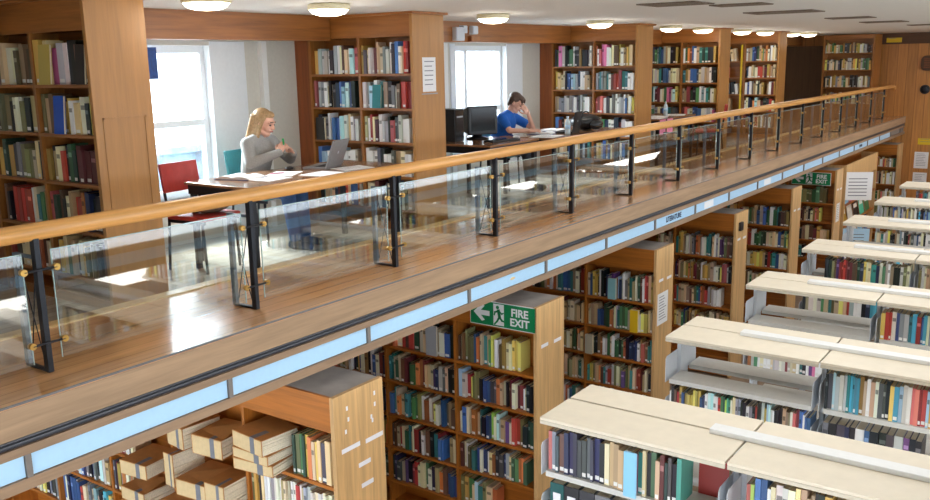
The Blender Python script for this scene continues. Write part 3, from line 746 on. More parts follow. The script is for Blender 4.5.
# ------------------------------------------------------------------ fire exit signs
def exit_sign(x0, x1, z0, z1, y, label):
    t = thing('fire_exit_sign', label, 'exit sign', ((x0+x1)/2, y, z0), 'green fire exit signs')
    w, h = x1-x0, z1-z0
    part('sign_board', 'paper', t, (x0, x1, y-.006, y, z0, z1), bevel=.002)
    e = h*.035
    part('green_field', 'green_sign', t, (x0+e, x1-e, y-.0075, y-.0062, z0+e, z1-e))
    P = lambda u, v: (x0+u*w, z0+v*h)
    yy0, yy1 = y-.0092, y-.0078
    m = MB(); m.prism([P(.06, .5), P(.19, .16), P(.235, .22), P(.175, .4), P(.31, .4), P(.31, .6), P(.175, .6), P(.235, .78), P(.19, .84)], yy0, yy1); m.build('arrow', 'paper', t)
    part('doorway_symbol', 'paper', t, (x0+.37*w, x0+.53*w, yy0, yy1, z0+.09*h, z0+.93*h))
    r = MB()
    def limb(a, b_, wd):
        a = Vector(P(*a)); b_ = Vector(P(*b_)); d = (b_-a).normalized()*wd*h/2; n_ = Vector((-d.y, d.x)); 
        r.prism([tuple(a-n_-d), tuple(b_-n_+d), tuple(b_+n_+d), tuple(a+n_-d)], yy0-.0015, yy0-.0002)
    cx, cz = P(.435, .8); r.prism([(cx+h*.07*math.cos(2*PI*i/14), cz+h*.07*math.sin(2*PI*i/14)) for i in range(14)], yy0-.0015, yy0-.0002)
    limb((.45, .66), (.465, .42), .13); limb((.45, .66), (.395, .6), .07); limb((.395, .6), (.385, .5), .06); limb((.455, .66), (.5, .56), .06); limb((.5, .56), (.52, .6), .05)
    limb((.462, .42), (.5, .3), .08); limb((.5, .3), (.545, .26), .07); limb((.46, .42), (.43, .26), .08); limb((.43, .26), (.39, .13), .07)
    r.build('running_figure_symbol', 'green_sign', t)
    for s_, v in (('FIRE', .67), ('EXIT', .29)):
        o = text(s_, h*.42, 'paper', t, (0, 0, 0), (PI/2, 0, 0), sx=1.0, bold=h*.012)
        o.location = Vector((x0+.765*w, y-.0085, z0+v*h))-Vector(t['_o'])
    return t
exit_sign(-.405, .305, -.886, -.648, 6.586, 'large green fire exit sign with white arrow over the crowded bookcase')
exit_sign(-.60, .125, -.945, -.70, 17.806, 'small distant green fire exit sign far down the hall')

# ------------------------------------------------------------------ notices, boxes, wall fittings
def sheet(name, label, cat, box, mat='paper', lines=None, ax='x', group=None):
    t = thing(name, label, cat, ((box[0]+box[1])/2, (box[2]+box[3])/2, box[4]), group)
    part('sheet', mat, t, box)
    if lines:
        m = MB(); x0, x1, y0, y1, z0, z1 = box
        for k in range(lines):
            z = z1-(z1-z0)*(.12+.8*k/lines)
            if ax == 'x': m.box(x1+.0002, x1+.001, y0+(y1-y0)*.14, y1-(y1-y0)*random.uniform(.14, .4), z-.005, z+.003)
            else: m.box(x0+(x1-x0)*.14, x1-(x1-x0)*random.uniform(.14, .4), y0-.001, y0-.0002, z-.005, z+.003)
        m.build('print_lines', 'tape', t)
    return t
t = sheet('notice_holder', 'slim holder with a white notice on the gallery bookcase end panel', 'notice', (XE+.001, XE+.004, 6.98, 7.19, 1.22, 1.55), lines=6)
part('holder_edge', 'silver', t, (XE+.001, XE+.008, 6.96, 7.21, 1.195, 1.205))
sheet('poster', 'white A4 poster on the pale end of a hall bookcase', 'poster', (XS[2]+.001, XS[2]+.003, 9.44, 9.74, -1.56, -1.18), lines=9)
sheet('notice', 'long narrow white notice on the pale bookcase end below the distant sign', 'notice', (XS[5]+.001, XS[5]+.003, 17.92, 18.16, -1.66, -1.3), lines=8)
tag(MB().box(XS[3]+.001, XS[3]+.035, 12.28, 12.4, -.9, -.78).build('switch_box', 'black_plastic', bevel=.004, origin=(XS[3], 12.34, -.9)), 'small black box mounted high on a pale bookcase end', 'box')
sheet('notice', 'upper of two white notices on the panelled far wall', 'notice', (.55, .86, YW-.004, YW-.001, -1.26, -.86), lines=8, ax='y')
sheet('notice', 'lower of two white notices on the panelled far wall', 'notice', (.55, .86, YW-.004, YW-.001, -1.78, -1.36), lines=8, ax='y')
sheet('yellow_sign', 'yellow sign above the paired notices on the panelled far wall', 'sign', (.6, .95, YW-.006, YW-.001, -.68, -.53), 'yellow_sign', 2, 'y')
sheet('yellow_sign', 'yellow sign on the dark band above the gallery bookcase', 'sign', (-.27, .07, YW-.038, YW-.031, 1.76, 1.87), 'yellow_sign', 1, 'y')
t = thing('fire_bell', 'round dark bell on the panelled wall beyond the handrail end', 'bell', (.66, YW, .6))
m = MB(); m.tube((.66, YW-.001, .64), (.66, YW-.03, .64), .11, 24); m.build('back_plate', 'black_plastic', t); MB().ball((.66, YW-.04, .64), (.09, .05, .09)).build('gong', 'metal_dark', t)
t = thing('wall_speaker', 'dark brown rounded speaker grille high on the panelled far wall', 'speaker', (.72, YW, 1.1))
m = MB(); m.prism([(.72+.19*math.copysign(abs(math.cos(a))**.6, math.cos(a)), 1.26+.18*math.copysign(abs(math.sin(a))**.6, math.sin(a))) for a in [2*PI*i/24 for i in range(24)]], YW-.07, YW-.001); m.build('case', 'dark_band', t)
m = MB()
for k in range(6): m.box(.6, .84, YW-.076, YW-.0702, 1.15+.04*k, 1.165+.04*k)
m.build('grille', 'red_wood', t)
# blue poster by the first window
sheet('poster', 'blue picture poster on the window frame beside the dim bookcase', 'poster', (-2.77, -2.765, 4.84, 5.12, 1.40, 1.68), 'blue_card')
# electrical boxes on the beam
BX = -2.26
for (y, z, w, h, lab) in ((9.03, 1.75, .17, .16, 'large white junction box under the beam beyond the notice holder'), (9.13, 1.84, .09, .09, 'small white junction box on the beam, first of two'), (9.35, 1.83, .11, .1, 'small white junction box on the beam, second of two')):
    t = thing('junction_box', lab, 'electrical box', (BX, y, z), 'junction boxes on the beam')
    part('box_body', 'white_metal', t, (BX, BX+.06, y-w/2, y+w/2, z, z+h), bevel=.005); part('lid', 'white_metal', t, (BX+.06, BX+.068, y-w/2+.006, y+w/2-.006, z+.006, z+h-.006))
t = thing('cable_box', 'small brown wooden box fixed to the beam below the junction boxes', 'box', (BX, 9.36, 1.74)); part('box_body', 'red_wood', t, (BX, BX+.05, 9.27, 9.47, 1.745, 1.81)); part('lid', 'mezz', t, (BX+.05, BX+.056, 9.275, 9.465, 1.75, 1.805))

# ------------------------------------------------------------------ ceiling lamps and vents
lamps = [(-.93, 4.22, 'first round ceiling lamp, beside the dim near bookcase'), (-.98, 5.49, 'round ceiling lamp above the woman with the laptop'), (-1.06, 8.02, 'round ceiling lamp above the computer monitor'),
         (-1.12, 10.57, 'round ceiling lamp over the bookcase beyond the blue shirt'), (-1.3, 13.3, 'ceiling lamp, nearer of the pair after the long gap'), (-1.3, 14.65, 'ceiling lamp, further of the pair after the long gap'),
         (-1.3, 16.6, 'ceiling lamp, nearer of the pair before the yellow strip'), (-1.25, 17.8, 'ceiling lamp, further of the pair before the yellow strip'), (-1.27, 19.7, 'ceiling lamp, last but one along the gallery'), (-1.15, 20.5, 'last ceiling lamp along the gallery')]
for x, y, lab in lamps:
    t = thing('ceiling_lamp', lab, 'ceiling lamp', (x, y, ZC-.1), 'round ceiling lamps')
    r = .165
    MB().lathe([(r*.98, .098), (r*1.04, .09), (r*1.05, .06), (r, .052)], (x, y, ZC-.1)).build('rim', 'lamp_ring', t)
    MB().lathe([(.002, 0.0), (r*.5, .006), (r*.8, .022), (r*.97, .05), (r*.97, .0515)], (x, y, ZC-.1)).build('dome', 'dome', t)
    ld = bpy.data.lights.new('lamp_light', 'POINT'); ld.energy = 4; ld.color = (1, .92, .8); ld.shadow_soft_size = .12
    lo = bpy.data.objects.new('lamp_light', ld); COL.objects.link(lo); lo.location = (x, y, ZC-.2)
for k, (x, y, w, d) in enumerate([(.97, 7.95, .55, .5), (1.35, 8.6, .5, .35), (1.2, 10.5, .75, .55), (1.35, 13.0, .55, .5), (1.35, 15.2, .6, .6), (1.6, 17.6, .6, .5)]):
    t = thing('ceiling_vent', 'dark slatted ceiling vent above the hall, %s from the near end' % ORD[k], 'ceiling vent', (x, y, ZC-.012), 'ceiling vents over the hall')
    m = MB()
    for q in range(6): m.box(x-w/2, x+w/2, y-d/2+d*q/6, y-d/2+d*(q+.7)/6, ZC-.012, ZC-.004)
    m.build('slats', 'vent', t); part('backing', 'vent', t, (x-w/2, x+w/2, y-d/2, y+d/2, ZC-.0035, ZC-.001))

# ------------------------------------------------------------------ magazine display on the aisle
t = thing('magazine_rack', 'pale wooden display rack of magazines along the aisle end', 'display rack', (.2, 19.8, ZL))
part('side_panel', 'pale', t, (-.1, .26, 18.42, 18.46, ZL, -.62)); part('side_panel', 'pale', t, (-.1, .26, 21.3, 21.34, ZL, -.62)); part('back_panel', 'orange', t, (-.1, -.08, 18.46, 21.3, ZL, -.62)); part('header_panel', 'pale', t, (.22, .245, 18.46, 21.3, -1.0, -.62))
for z in (-1.42, -1.85, -2.28, -2.7): part('shelf', 'orange', t, (-.08, .26, 18.46, 21.3, z-.02, z))
mags = [(-1.42, 'l pPn w'.replace(' ', '')), (-1.85, 'mwkag'), (-2.28, 'wswlb'), ]
mi = 0
for z, seq in mags:
    for k, c in enumerate(seq):
        y = 18.65+k*.52; mi += 1
        hh = .34
        o = thing('magazine', '%s magazine propped cover first on the display rack, %s shelf, %s along' % (NAMES[c], SH[mags.index((z, seq))], ORD[k]), 'magazine', (.2, y, z+.001), 'magazines on the display rack', 0, True)
        m = MB(); m.cur = lin(PAL[c]); X = Matrix.Rotation(-.2, 4, 'Y'); m.box(.0, .004, 0, .4, 0, hh, X); m.cur = lin((240, 235, 225)); m.box(.0041, .0046, .05, .35, hh*.6, hh*.85, X)
        m.build('cover', 'book', o); m = MB(); m.box(-.01, -.0005, .004, .396, .002, hh-.003, X); m.build('page_block', 'page', o)
for (x, y, z, w, h, lab, c) in ((.47, 18.6, -1.3, .5, .55, 'large white poster board leaning out from the top of the display rack', 'paper'), (.5, 18.5, -2.35, .5, .5, 'pale blue poster board leaning beneath the display rack', 'panel')):
    o = thing('display_board', lab, 'display board', (x, y, z), None, .5, True); MB().box(-w/2, w/2, 0, .012, 0, h).build('board', c, o); m = MB()
    for k in range(6): m.box(-w*.4, w*.3, -.0015, -.0002, h*.15+k*h*.12, h*.18+k*h*.12)
    m.build('print_lines', 'tape', o)

# ------------------------------------------------------------------ tables and chairs on the gallery
def table(x0, x1, y0, y1, label, group='reading tables'):
    t = thing('reading_table', label, 'table', ((x0+x1)/2, (y0+y1)/2, ZF), group)
    part('tabletop', 'table_top', t, (x0, x1, y0, y1, .556, .58), bevel=.003)
    part('apron', 'metal_dark', t, (x0+.02, x1-.02, y0+.02, y0+.045, .48, .5558), (x0+.02, x1-.02, y1-.045, y1-.02, .48, .5558), (x0+.02, x0+.045, y0+.0451, y1-.0451, .48, .5558), (x1-.045, x1-.02, y0+.0451, y1-.0451, .48, .5558))
    for x in (x0+.03, x1-.07):
        for y in (y0+.03, y1-.07): part('leg', 'metal_dark', t, (x, x+.04, y, y+.04, ZF+.001, .4798))
    return t
table(-1.87, -1.06, 4.62, 6.5, 'reading table spread with papers in front of the woman in grey')
table(-2.36, -1.3, 8.3, 9.36, 'computer desk holding the old bulky monitor')
table(-1.92, -1.12, 9.44, 11.3, 'reading table in front of the person in the blue shirt')
table(-1.98, -1.3, 12.95, 14.45, 'small reading table with a water bottle and white papers')

def chair(x, y, rz, mat, label, group, frame='metal_dark'):
    t = thing('chair', label, 'chair', (x, y, ZF), group, rz, True)     # faces local +x
    s = MB(); s.box(-.2, .22, -.21, .21, .43, .47); s.build('seat', mat, t, bevel=.015)
    b_ = MB(); X = Matrix.Translation((-.235, 0, .64)) @ Matrix.Rotation(-.14, 4, 'Y')
    n = 7
    for k in range(n):
        pass
    vs = []; fs = []
    for k in range(n):
        a = -1+2*k/(n-1); dx = -.03*(1-a*a)
        vs += [(dx, .2*a, 0), (dx+.025, .2*a, 0), (dx+.025, .2*a, .24), (dx, .2*a, .24)]
    for k in range(n-1):
        o = 4*k
        for i in range(4): j = (i+1) % 4; fs.append((o+i, o+4+i, o+4+j, o+j))
    fs += [(0, 1, 2, 3), (4*n-1, 4*n-2, 4*n-3, 4*n-4)]
    b_.add(vs, [f[::-1] for f in fs], False, X); b_.build('backrest', mat, t, bevel=.006)
    for sx, sy in ((1, 1), (1, -1)):
        l = MB(); l.tube((.19, .185*sy, .001), (.17, .185*sy, .428), .012); l.build('leg', frame, t)
    for sy in (1, -1):
        l = MB(); l.tube((-.24, .185*sy, .001), (-.2, .185*sy, .44), .012); l.tube((-.2, .185*sy, .44), (-.262, .185*sy, .86), .012); l.build('leg', frame, t)
    f = MB(); f.box(-.2, .2, -.197, -.175, .405, .4295); f.box(-.2, .2, .175, .197, .405, .4295); f.build('seat_frame', frame, t)
    return t
chair(-1.78, 4.72, .1, 'red_vinyl', 'red chair with a striped bag on it, tucked under the paper strewn table', 'red chairs')
chair(-2.2, 5.75, .15, 'teal_vinyl', 'teal chair that the woman in grey sits on', 'teal chairs')
chair(-2.16, 9.83, .2, 'teal_vinyl', 'teal chair that the person in blue sits on', 'teal chairs')
chair(-1.12, 14.6, PI+.35, 'red_vinyl', 'red chair beside the table with the water bottle', 'red chairs')
# bag on the near red chair
t = thing('shoulder_bag', 'patterned bag lying on the red chair seat', 'bag', (-1.72, 4.72, ZF+.471), None)
m = MB(); m.ball((-1.72, 4.74, ZF+.53), (.15, .17, .058)); m.build('bag_body', 'bag', t)
m = MB()
for k in range(10):
    a0, a1 = PI*k/10, PI*(k+1)/10
    m.tube((-1.72+.1*math.cos(a0), 4.62+.03*k/10, ZF+.54+.05*math.sin(a0)), (-1.72+.1*math.cos(a1), 4.62+.03*(k+1)/10, ZF+.54+.05*math.sin(a1)), .008)
m.build('strap', 'dark_cloth', t)

# ------------------------------------------------------------------ things on the tables
TZ = .581
def papers(x, y, rz, w, h, label, mat='paper', th=.004, z=TZ, lines=6):
    o = thing('paper_sheet', label, 'paper', (x, y, z), 'papers on the tables', rz, True)
    MB().box(-w/2, w/2, -h/2, h/2, 0, th).build('sheet', mat, o)
    m = MB()
    for k in range(lines): m.box(-w*.38, w*random.uniform(.1, .38), -h*.38+h*.76*k/lines, -h*.38+h*.76*k/lines+.006, th+.0002, th+.0006)
    if lines: m.build('print_lines', 'tape', o)
    return o
def open_book(x, y, rz, label, w=.17, h=.24, z=TZ):
    o = thing('open_book', label, 'book', (x, y, z), 'open books on the tables', rz, True)
    for s in (-1, 1):
        vs = []; n = 8
        for k in range(n+1):
            u = k/n; vs += [(s*w*u, -h/2, .004), (s*w*u, h/2, .004), (s*w*u, h/2, .006+.022*math.sin(PI*min(1, u*.9+.1))**.7), (s*w*u, -h/2, .006+.022*math.sin(PI*min(1, u*.9+.1))**.7)]
        fs = []
        for k in range(n):
            a = 4*k
            for i in range(4): fs.append((a+i, a+(i+1) % 4, a+4+(i+1) % 4, a+4+i))
        fs += [(3, 2, 1, 0), (4*n, 4*n+1, 4*n+2, 4*n+3)]
        m = MB(); m.add(vs, fs if s > 0 else [f[::-1] for f in fs]); m.build('page_block', 'paper', o)
    MB().box(-w-.005, w+.005, -h/2-.004, h/2+.004, 0, .0035).build('cover', 'blue_card', o)
    return o
open_book(-1.62, 5.0, .25, 'open ring file of white pages lying flat nearest the table end')
papers(-1.5, 5.38, .5, .24, .32, 'white sheet between the open file and the laptop')
papers(-1.2, 5.53, .1, .24, .32, 'white sheet on the table edge by the balcony side of the laptop')
papers(-1.25, 5.98, -.2, .24, .32, 'white sheet lying behind the laptop lid')
papers(-1.34, 5.08, .1, .22, .3, 'blue edged white pad on the near table')
t = tag(MB().ball((0, 0, 0), (.03, .045, .018)).build('computer_mouse', 'black_plastic', origin=(0, 0, 0)), 'small black mouse on the table before the woman in grey', 'mouse'); t.location = (-1.66, 5.6, TZ+.018)
tag(MB().tube((-1.58, 5.3, TZ+.007), (-1.52, 5.4, TZ+.007), .006).build('pink_marker', 'pink_card', origin=(-1.55, 5.35, TZ)), 'pink marker pen lying across the papers', 'pen')

def laptop(x, y, rz, label, tilt=.35, mat='silver', w=.33):
    o = thing('laptop', label, 'laptop', (x, y, TZ), 'laptops on the tables', rz, True)       # its user sits at local -x; lid hinge at +x
    MB().box(-.23, 0, -w/2, w/2, 0, .022).build('base', mat, o, bevel=.004)
    k_ = MB()
    for a in range(5):
        for b_ in range(11): k_.box(-.13+.022*a, -.112+.022*a, -w*.42+w*.84*b_/11, -w*.42+w*.84*(b_+.85)/11, .0222, .0245)
    k_.build('keyboard', 'black_plastic', o)
    X = Matrix.Translation((0, 0, .022)) @ Matrix.Rotation(tilt, 4, 'Y')
    ld = MB(); ld.box(-.006, .006, -w/2, w/2, .001, .25, X); l = ld.build('lid', mat, o, bevel=.003)
    s = MB(); s.box(-.0075, -.0062, -w/2+.015, w/2-.015, .018, .235, X); s.build('screen', 'screen', l)
    g = MB(); g.tube(X @ Vector((.0062, 0, .13)), X @ Vector((.0075, 0, .13)), .014, 16); g.build('lid_emblem', 'white_metal', l)
    return o
laptop(-1.42, 5.92, .3, 'silver open laptop in front of the woman in grey')
laptop(-1.28, 10.25, .2, 'black open laptop beside the dark bag', .15, 'black_plastic', .3)

# bulky monitor, computer tower and keyboard
t = thing('computer_monitor', 'bulky black monitor with a dark screen on the computer desk', 'monitor', (-1.85, 8.95, TZ), None, -.45, True)
fm = MB(); fm.box(-.02, .03, -.2, .2, .06, .4); fm.build('bezel', 'black_plastic', t, bevel=.012)
sm_ = MB(); sm_.box(.0302, .034, -.165, .165, .105, .37); sm_.build('screen', 'screen', t)
bk = MB(); a = [(-.02, -.19, .07), (-.02, .19, .07), (-.02, .19, .39), (-.02, -.19, .39), (-.36, -.12, .1), (-.36, .12, .1), (-.36, .12, .32), (-.36, -.12, .32)]
bk.add(a, [(0, 1, 2, 3), (7, 6, 5, 4), (0, 4, 5, 1), (1, 5, 6, 2), (2, 6, 7, 3), (3, 7, 4, 0)]); bk.build('tube_housing', 'black_plastic', t, bevel=.01)
st = MB(); st.lathe([(.13, 0), (.13, .015), (.06, .03), (.06, .08)], (-.12, 0, 0)); st.build('stand', 'black_plastic', t)
t = thing('computer_tower', 'black computer tower standing beside the bulky monitor', 'computer', (-1.95, 8.52, TZ))
part('case', 'black_plastic', t, (-2.3, -1.93, 8.5, 8.68, TZ, TZ+.38), bevel=.006); part('front_panel', 'screen', t, (-1.93, -1.92, 8.51, 8.67, TZ+.01, TZ+.37)); part('drive_slot', 'silver', t, (-1.92, -1.917, 8.53, 8.65, TZ+.28, TZ+.3))
t = thing('keyboard', 'black keyboard on the desk before the bulky monitor', 'keyboard', (-1.5, 8.85, TZ), None, -.2, True)
MB().box(-.08, .08, -.23, .23, 0, .02).build('key_tray', 'black_plastic', t, bevel=.004); m = MB()
for i in range(5):
    for j in range(15): m.box(-.065+.026*i, -.043+.026*i, -.215+.0285*j, -.191+.0285*j, .0202, .027)
m.build('keys', 'screen', t)
tag(MB().ball((0, 0, 0), (.05, .03, .018)).build('computer_mouse', 'white_metal', origin=(0, 0, 0)), 'pale mouse on the desk next to the black keyboard', 'mouse').location = (-1.52, 9.2, TZ+.019)
open_book(-1.6, 9.93, .25, 'open book being read by the person in blue', .16, .24)
papers(-1.35, 9.62, .15, .3, .42, 'large white sheet at the table end near the computer desk')
open_book(-1.72, 10.42, -.1, 'open book beyond the elbow of the person in blue', .15, .22)
def bottle(x, y, label):
    t = thing('water_bottle', label, 'bottle', (x, y, TZ), 'water bottles')
    MB().lathe([(.001, 0), (.032, 0), (.034, .02), (.034, .14), (.026, .17), (.013, .19), (.013, .2)], (x, y, TZ), 20).build('bottle_body', 'bottle', t)
    MB().lathe([(.015, .2005), (.015, .225), (.001, .226)], (x, y, TZ), 16).build('cap', 'white_metal', t); MB().lathe([(.0345, .07), (.0345, .12)], (x, y, TZ), 20).build('paper_band', 'panel', t)
bottle(-1.25, 9.98, 'clear water bottle next to the black laptop'); bottle(-1.6, 13.9, 'clear water bottle on the small reading table')
t = thing('rucksack', 'black bulging rucksack on the table beyond the black laptop', 'bag', (-1.3, 10.74, TZ))
m = MB(); m.ball((-1.4, 10.74, TZ+.106), (.2, .26, .105)); m.build('bag_body', 'black_plastic', t); m = MB(); m.ball((-1.22, 10.7, TZ+.08), (.07, .16, .07)); m.build('front_pocket', 'screen', t)
m = MB()
for k in range(12): a0, a1 = PI*k/12, PI*(k+1)/12; m.tube((-1.4, 10.74+.1*math.cos(a0), TZ+.19+.05*math.sin(a0)), (-1.4, 10.74+.1*math.cos(a1), TZ+.19+.05*math.sin(a1)), .009)
m.build('handle', 'black_plastic', t)
for k, (x, y, r, q) in enumerate([(-1.5, 13.2, .1, 'nearer'), (-1.65, 13.6, -.2, 'middle'), (-1.5, 14.1, .3, 'further')]): papers(x, y, r, .28, .36, '%s white sheet on the small reading table' % q, lines=5)
for k, (y, q) in enumerate(((13.05, 'nearer'), (13.33, 'further'))):
    t = thing('pink_leaflet', '%s of two pink leaflets hanging at the small reading table' % q, 'leaflet', (-1.286, y, .36), 'pink leaflets', 0.0, True); MB().box(0, .004, -.11, .11, -.02, .215).build('sheet', 'pink_card', t); m = MB(); m.box(.0042, .005, -.08, .06, .14, .17); m.build('print_lines', 'paper', t)

# ------------------------------------------------------------------ people
def solid(name, mat, parent, mb, voxel=.008, smooth=4):
    o = mb.build(name, mat, parent)
    r = o.modifiers.new('fuse', 'REMESH'); r.mode = 'VOXEL'; r.voxel_size = voxel; r.use_smooth_shade = True
    s = o.modifiers.new('soft', 'SMOOTH'); s.factor = .5; s.iterations = smooth
    return o
def chain(m, pts):
    for (a, ra), (b_, rb) in zip(pts, pts[1:]): m.cap(a, b_, ra, rb)
def hand(m, wrist, d, side, curl, k=1.0, palm=None):
    """palm and five fingers: from WRIST along D; SIDE points to the thumb; the palm faces d x side"""
    W = Vector(wrist); d = Vector(d).normalized(); s = Vector(side); s = (s-d*s.dot(d)).normalized(); n = d.cross(s)
    if palm is not None and n.dot(Vector(palm)) < 0: n = -n
    for q in (-.028, -.01, .01, .028): m.cap(W+s*q*.7, W+d*.075*k+s*q, .0125, .012)
    for i, (off, L_, r) in enumerate(((.03, .068, .0092), (.0105, .078, .0095), (-.0105, .072, .009), (-.03, .056, .008))):
        p = W+d*.08*k+s*off; a = 0
        for j, f in enumerate((.42, .33, .25)):
            a += curl*(.7+.12*i); q = p+(d*math.cos(a)+n*math.sin(a)+s*off*1.2)*L_*f*1.1; m.cap(p, q, r*(1-.1*j), r*(.92-.1*j)); p = q
    p = W+d*.02+s*.03; q = p+(d*.6+s*.75+n*.35)*.036; m.cap(p, q, .013, .0115); q2 = q+(d*.85+s*.2+n*.5)*.03; m.cap(q, q2, .011, .010); m.cap(q2, q2+(d*.8-s*.1+n*.6)*.022, .010, .0085)
def head(m, c, nod, turn=0):
    X = Matrix.Translation(c) @ Matrix.Rotation(turn, 4, 'Z') @ Matrix.Rotation(nod, 4, 'Y'); P = lambda *q: X @ Vector(q)
    m.ball((-.012, 0, .03), (.096, .076, .092), X=X); m.ball((.022, 0, -.02), (.068, .062, .082), X=X)
    m.cap(P(.055, 0, -.085), P(.05, 0, -.08), .03, .03); m.cap(P(.02, .045, -.065), P(.05, .01, -.088), .024, .024); m.cap(P(.02, -.045, -.065), P(.05, -.01, -.088), .024, .024)
    m.cap(P(.088, 0, .018), P(.108, 0, -.018), .009, .0135); m.cap(P(.1, .009, -.022), P(.1, -.009, -.022), .0095, .0095)
    m.cap(P(.076, .05, .03), P(.088, .012, .032), .011, .011); m.cap(P(.076, -.05, .03), P(.088, -.012, .032), .011, .011)
    m.cap(P(.062, .038, -.02), P(.055, .045, -.03), .022, .02); m.cap(P(.062, -.038, -.02), P(.055, -.045, -.03), .022, .02)
    m.cap(P(.086, .014, -.05), P(.086, -.014, -.05), .011, .011)
    for s in (-1, 1): m.ball((-.008, s*.078, 0), (.02, .009, .032), X=X)
    return X
def face(parent, X):
    for s in (-1, 1):
        e = MB(); e.ball((.083, s*.031, .008), (.009, .013, .0075), X=X); e.build('eye', 'eye', parent)
        e = MB(); e.cap(X @ Vector((.087, s*.048, .036)), X @ Vector((.096, s*.016, .04)), .0045, .0045); e.build('eyebrow', 'brown_hair', parent)
    e = MB(); e.cap(X @ Vector((.094, .018, -.052)), X @ Vector((.094, -.018, -.052)), .006, .006); e.build('lips', 'lips', parent)

def person(loc, rz, label, J, long_hair, top, legs_mat, top_name, sleeves, hair_mat, nod, turn):
    t = thing('person', label, 'person', loc, None, rz, True)
    b_ = MB()
    chain(b_, [(J['waist'], .1), (J['chest'], .12), (J['neck'], .06)]); b_.cap(J['neck'], J['throat'], .05, .045)
    X = head(b_, J['head'], nod, turn); b_.cap(J['throat'], X @ Vector((-.02, 0, -.03)), .047, .05)
    for s in ('r', 'l'):
        chain(b_, [(J['sh'+s], .048), (J['el'+s], .036), (J['wr'+s], .024)])
        dv = Vector(J['hd'+s])-Vector(J['wr'+s]); hand(b_, J['wr'+s], dv, J['th'+s], J['cu'+s], palm=J['pm'+s])
    b_.cap(J['chest'], J['shr'], .09, .05); b_.cap(J['chest'], J['shl'], .09, .05)
    chain(b_, [(J['pelvis'], .11), (J['waist'], .1)])
    for s, sg in (('r', -1), ('l', 1)): chain(b_, [((J['pelvis'][0], sg*.09, J['pelvis'][2]-.02), .075), (J['kn'+s], .055), (J['an'+s], .038)])
    bd = solid('body', 'skin', t, b_, .006, 3)
    face(bd, X)
    # clothes
    c = MB(); chain(c, [(J['pelvis'], .135), (J['waist'], .125), (J['chest'], .14)]); c.cap((J['waist'][0], .04, J['waist'][2]), (J['chest'][0], .06, J['chest'][2]), .11, .115); c.cap((J['waist'][0], -.04, J['waist'][2]), (J['chest'][0], -.06, J['chest'][2]), .11, .115)
    for s in ('r', 'l'):
        c.cap(J['chest'], J['sh'+s], .12, .068); c.cap(J['neck'], J['sh'+s], .062, .062)
        sh, el, wr = Vector(J['sh'+s]), Vector(J['el'+s]), Vector(J['wr'+s])
        if sleeves == 'long': chain(c, [(sh, .066), (el, .052), (wr, .037)])
        else: c.cap(sh, sh.lerp(el, .62), .066, .06)
    solid(top_name, top, t, c, .01, 4)
    p = MB()
    for s, sg in (('r', -1), ('l', 1)):
        h = (J['pelvis'][0], sg*.09, J['pelvis'][2]-.01); chain(p, [(h, .1), (J['kn'+s], .072)]); a = Vector(J['an'+s]); p.cap(J['kn'+s], a+Vector((0, 0, .03)), .07, .055)
    p.cap((J['pelvis'][0], -.08, J['pelvis'][2]-.01), (J['pelvis'][0], .08, J['pelvis'][2]-.01), .115, .115)
    solid('trousers', legs_mat, t, p, .01, 4)
    for s in ('r', 'l'):
        a = Vector(J['an'+s]); f = MB(); f.cap((a.x-.03, a.y, .045), (a.x+.16, a.y, .036), .043, .034); f.cap((a.x, a.y, .08), (a.x, a.y, .05), .042, .042); solid('shoe', 'dark_cloth', t, f, .008, 3)
    h = MB()
    P = lambda *q: X @ Vector(q)
    h.ball((-.03, 0, .046), (.098, .087, .088), X=X); h.ball((.022, 0, .09), (.058, .064, .034), X=X)
    if long_hair:
        for s in (-1, 1):
            for q in range(4): h.cap(P(.012-.026*q, s*.07, .05), P(.012-.03*q, s*(.08-.006*q), -.16-.02*q), .018, .015)
        for q in range(5): h.cap(P(-.09, -.06+.03*q, .04), P(-.1, -.06+.03*q, -.2), .028, .02)
    else:
        for q in range(7): h.cap(P(-.1+.012*abs(q-3), -.07+.023*q, .05), P(-.095+.012*abs(q-3), -.065+.0215*q, -.055), .024, .015)
        for s in (-1, 1): h.cap(P(-.02, s*.078, .05), P(-.03, s*.08, -.02), .02, .014); h.cap(P(.07, s*.03, .085), P(.085, s*.04, .055), .02, .013)
    solid('hair', hair_mat, t, h, .007, 2)
    return t
J1 = dict(pelvis=(0, 0, .55), waist=(.02, 0, .69), chest=(.07, 0, .88), neck=(.1, 0, 1.0), throat=(.12, 0, 1.05), head=(.155, 0, 1.135),
          shr=(.085, -.17, .955), elr=(.15, -.23, .79), wrr=(.355, -.07, .875), hdr=(.37, -.02, .95), thr=(-.6, 0, .3), cur=.75, pmr=(-.4, .8, 0),
          shl=(.085, .17, .955), ell=(.26, .22, .79), wrl=(.4, .08, .85), hdl=(.385, .02, .93), thl=(-.6, 0, .3), cul=.75, pml=(-.4, -.8, 0),
          knr=(.44, -.1, .53), anr=(.5, -.1, .08), knl=(.44, .1, .53), anl=(.46, .12, .08))
person((-2.2, 5.66, ZF), .18, 'woman with long blonde hair in a grey jumper, hands clasped beneath her chin', J1, True, 'sweater', 'jeans', 'jumper', 'long', 'blonde', .32, .12)
m = MB(); t = thing('highlighter_pen', 'green capped highlighter in the hands of the woman in grey', 'pen', (-2.2, 5.66, ZF), None, .18, True)
m.tube((.385, -.035, .95), (.41, -.075, 1.0), .009, 10); m.build('cap', 'green_cap', t); m = MB(); m.tube((.345, .03, .87), (.3849, -.0348, .9499), .008, 10); m.build('barrel', 'white_metal', t)
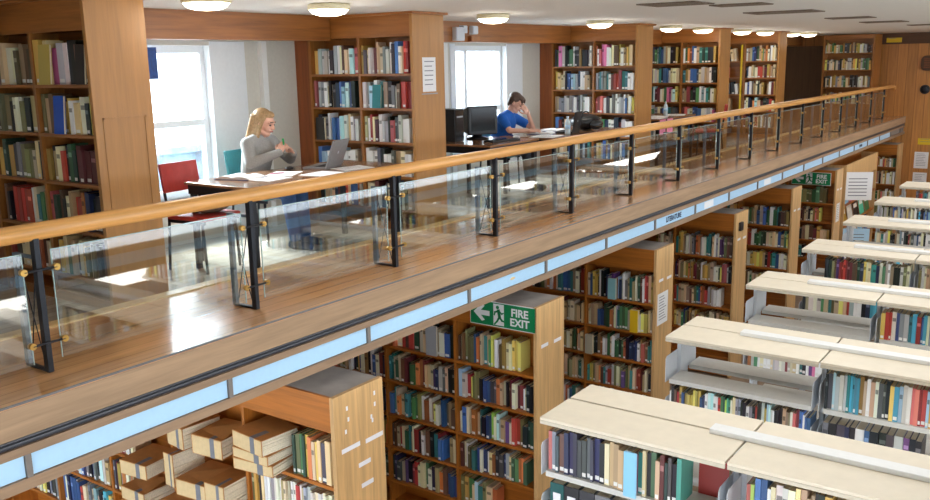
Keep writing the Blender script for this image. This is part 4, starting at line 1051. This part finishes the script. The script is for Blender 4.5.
J2 = dict(pelvis=(0, 0, .55), waist=(.04, 0, .68), chest=(.12, 0, .87), neck=(.17, 0, .985), throat=(.2, 0, 1.04), head=(.255, .02, 1.12),
          shr=(.14, -.18, .94), elr=(.27, -.25, .79), wrr=(.49, -.14, .78), hdr=(.56, -.09, .785), thr=(.2, .8, .3), cur=.2, pmr=(0, 0, -1),
          shl=(.14, .18, .94), ell=(.42, .2, .795), wrl=(.39, .1, .99), hdl=(.345, .05, 1.07), thl=(-.4, -.5, .3), cul=.25, pml=(-.7, -.6, .1),
          knr=(.44, -.1, .53), anr=(.48, -.1, .08), knl=(.44, .1, .53), anl=(.44, .12, .08))
person((-2.18, 9.78, ZF), .2, 'person with short dark hair in a blue T-shirt reading, head propped on hand', J2, False, 'blue_shirt', 'dark_cloth', 'shirt', 'short', 'brown_hair', .55, .0)

# ------------------------------------------------------------------ light
w = bpy.data.worlds.new('overcast_sky'); sc.world = w; w.use_nodes = True
bg = w.node_tree.nodes['Background']; bg.inputs[0].default_value = (.80, .90, 1.0, 1); bg.inputs[1].default_value = 5.0
def area(name, loc, rot, sx, sy, e, c=(1, 1, 1)):
    l = bpy.data.lights.new(name, 'AREA'); l.shape = 'RECTANGLE'; l.size = sx; l.size_y = sy; l.energy = e; l.color = c
    o = bpy.data.objects.new(name, l); COL.objects.link(o); o.location = loc; o.rotation_euler = rot
    return o
area('hall_top_fill', (2.9, 13, ZC-.02), (0, 0, 0), 2.4, 20, 190, (.98, .99, 1))  # added fill with no fitting behind it, brightens the white shelving tops
area('hall_front_fill', (4.6, 9, -.66), (0, math.radians(50), 0), .8, 24, 300, (1, .95, .88))  # added fill out of view, lights the hall bookcase fronts
for k, (a, b_, z0, z1) in enumerate(WINS):
    area('window_daylight', (-3.9, (a+b_)/2, 2.35), (0, math.radians(-48), 0), 1.5, b_-a+.8, (900, 380, 60)[k], (.9, .95, 1))
vs = sc.view_settings; vs.view_transform = 'Standard'; vs.look = 'None'; vs.exposure = 0.48; vs.gamma = 1; vs.use_curve_mapping = False
sc.cycles.use_denoising = True
for o in bpy.data.objects:
    if '_o' in o: del o['_o']
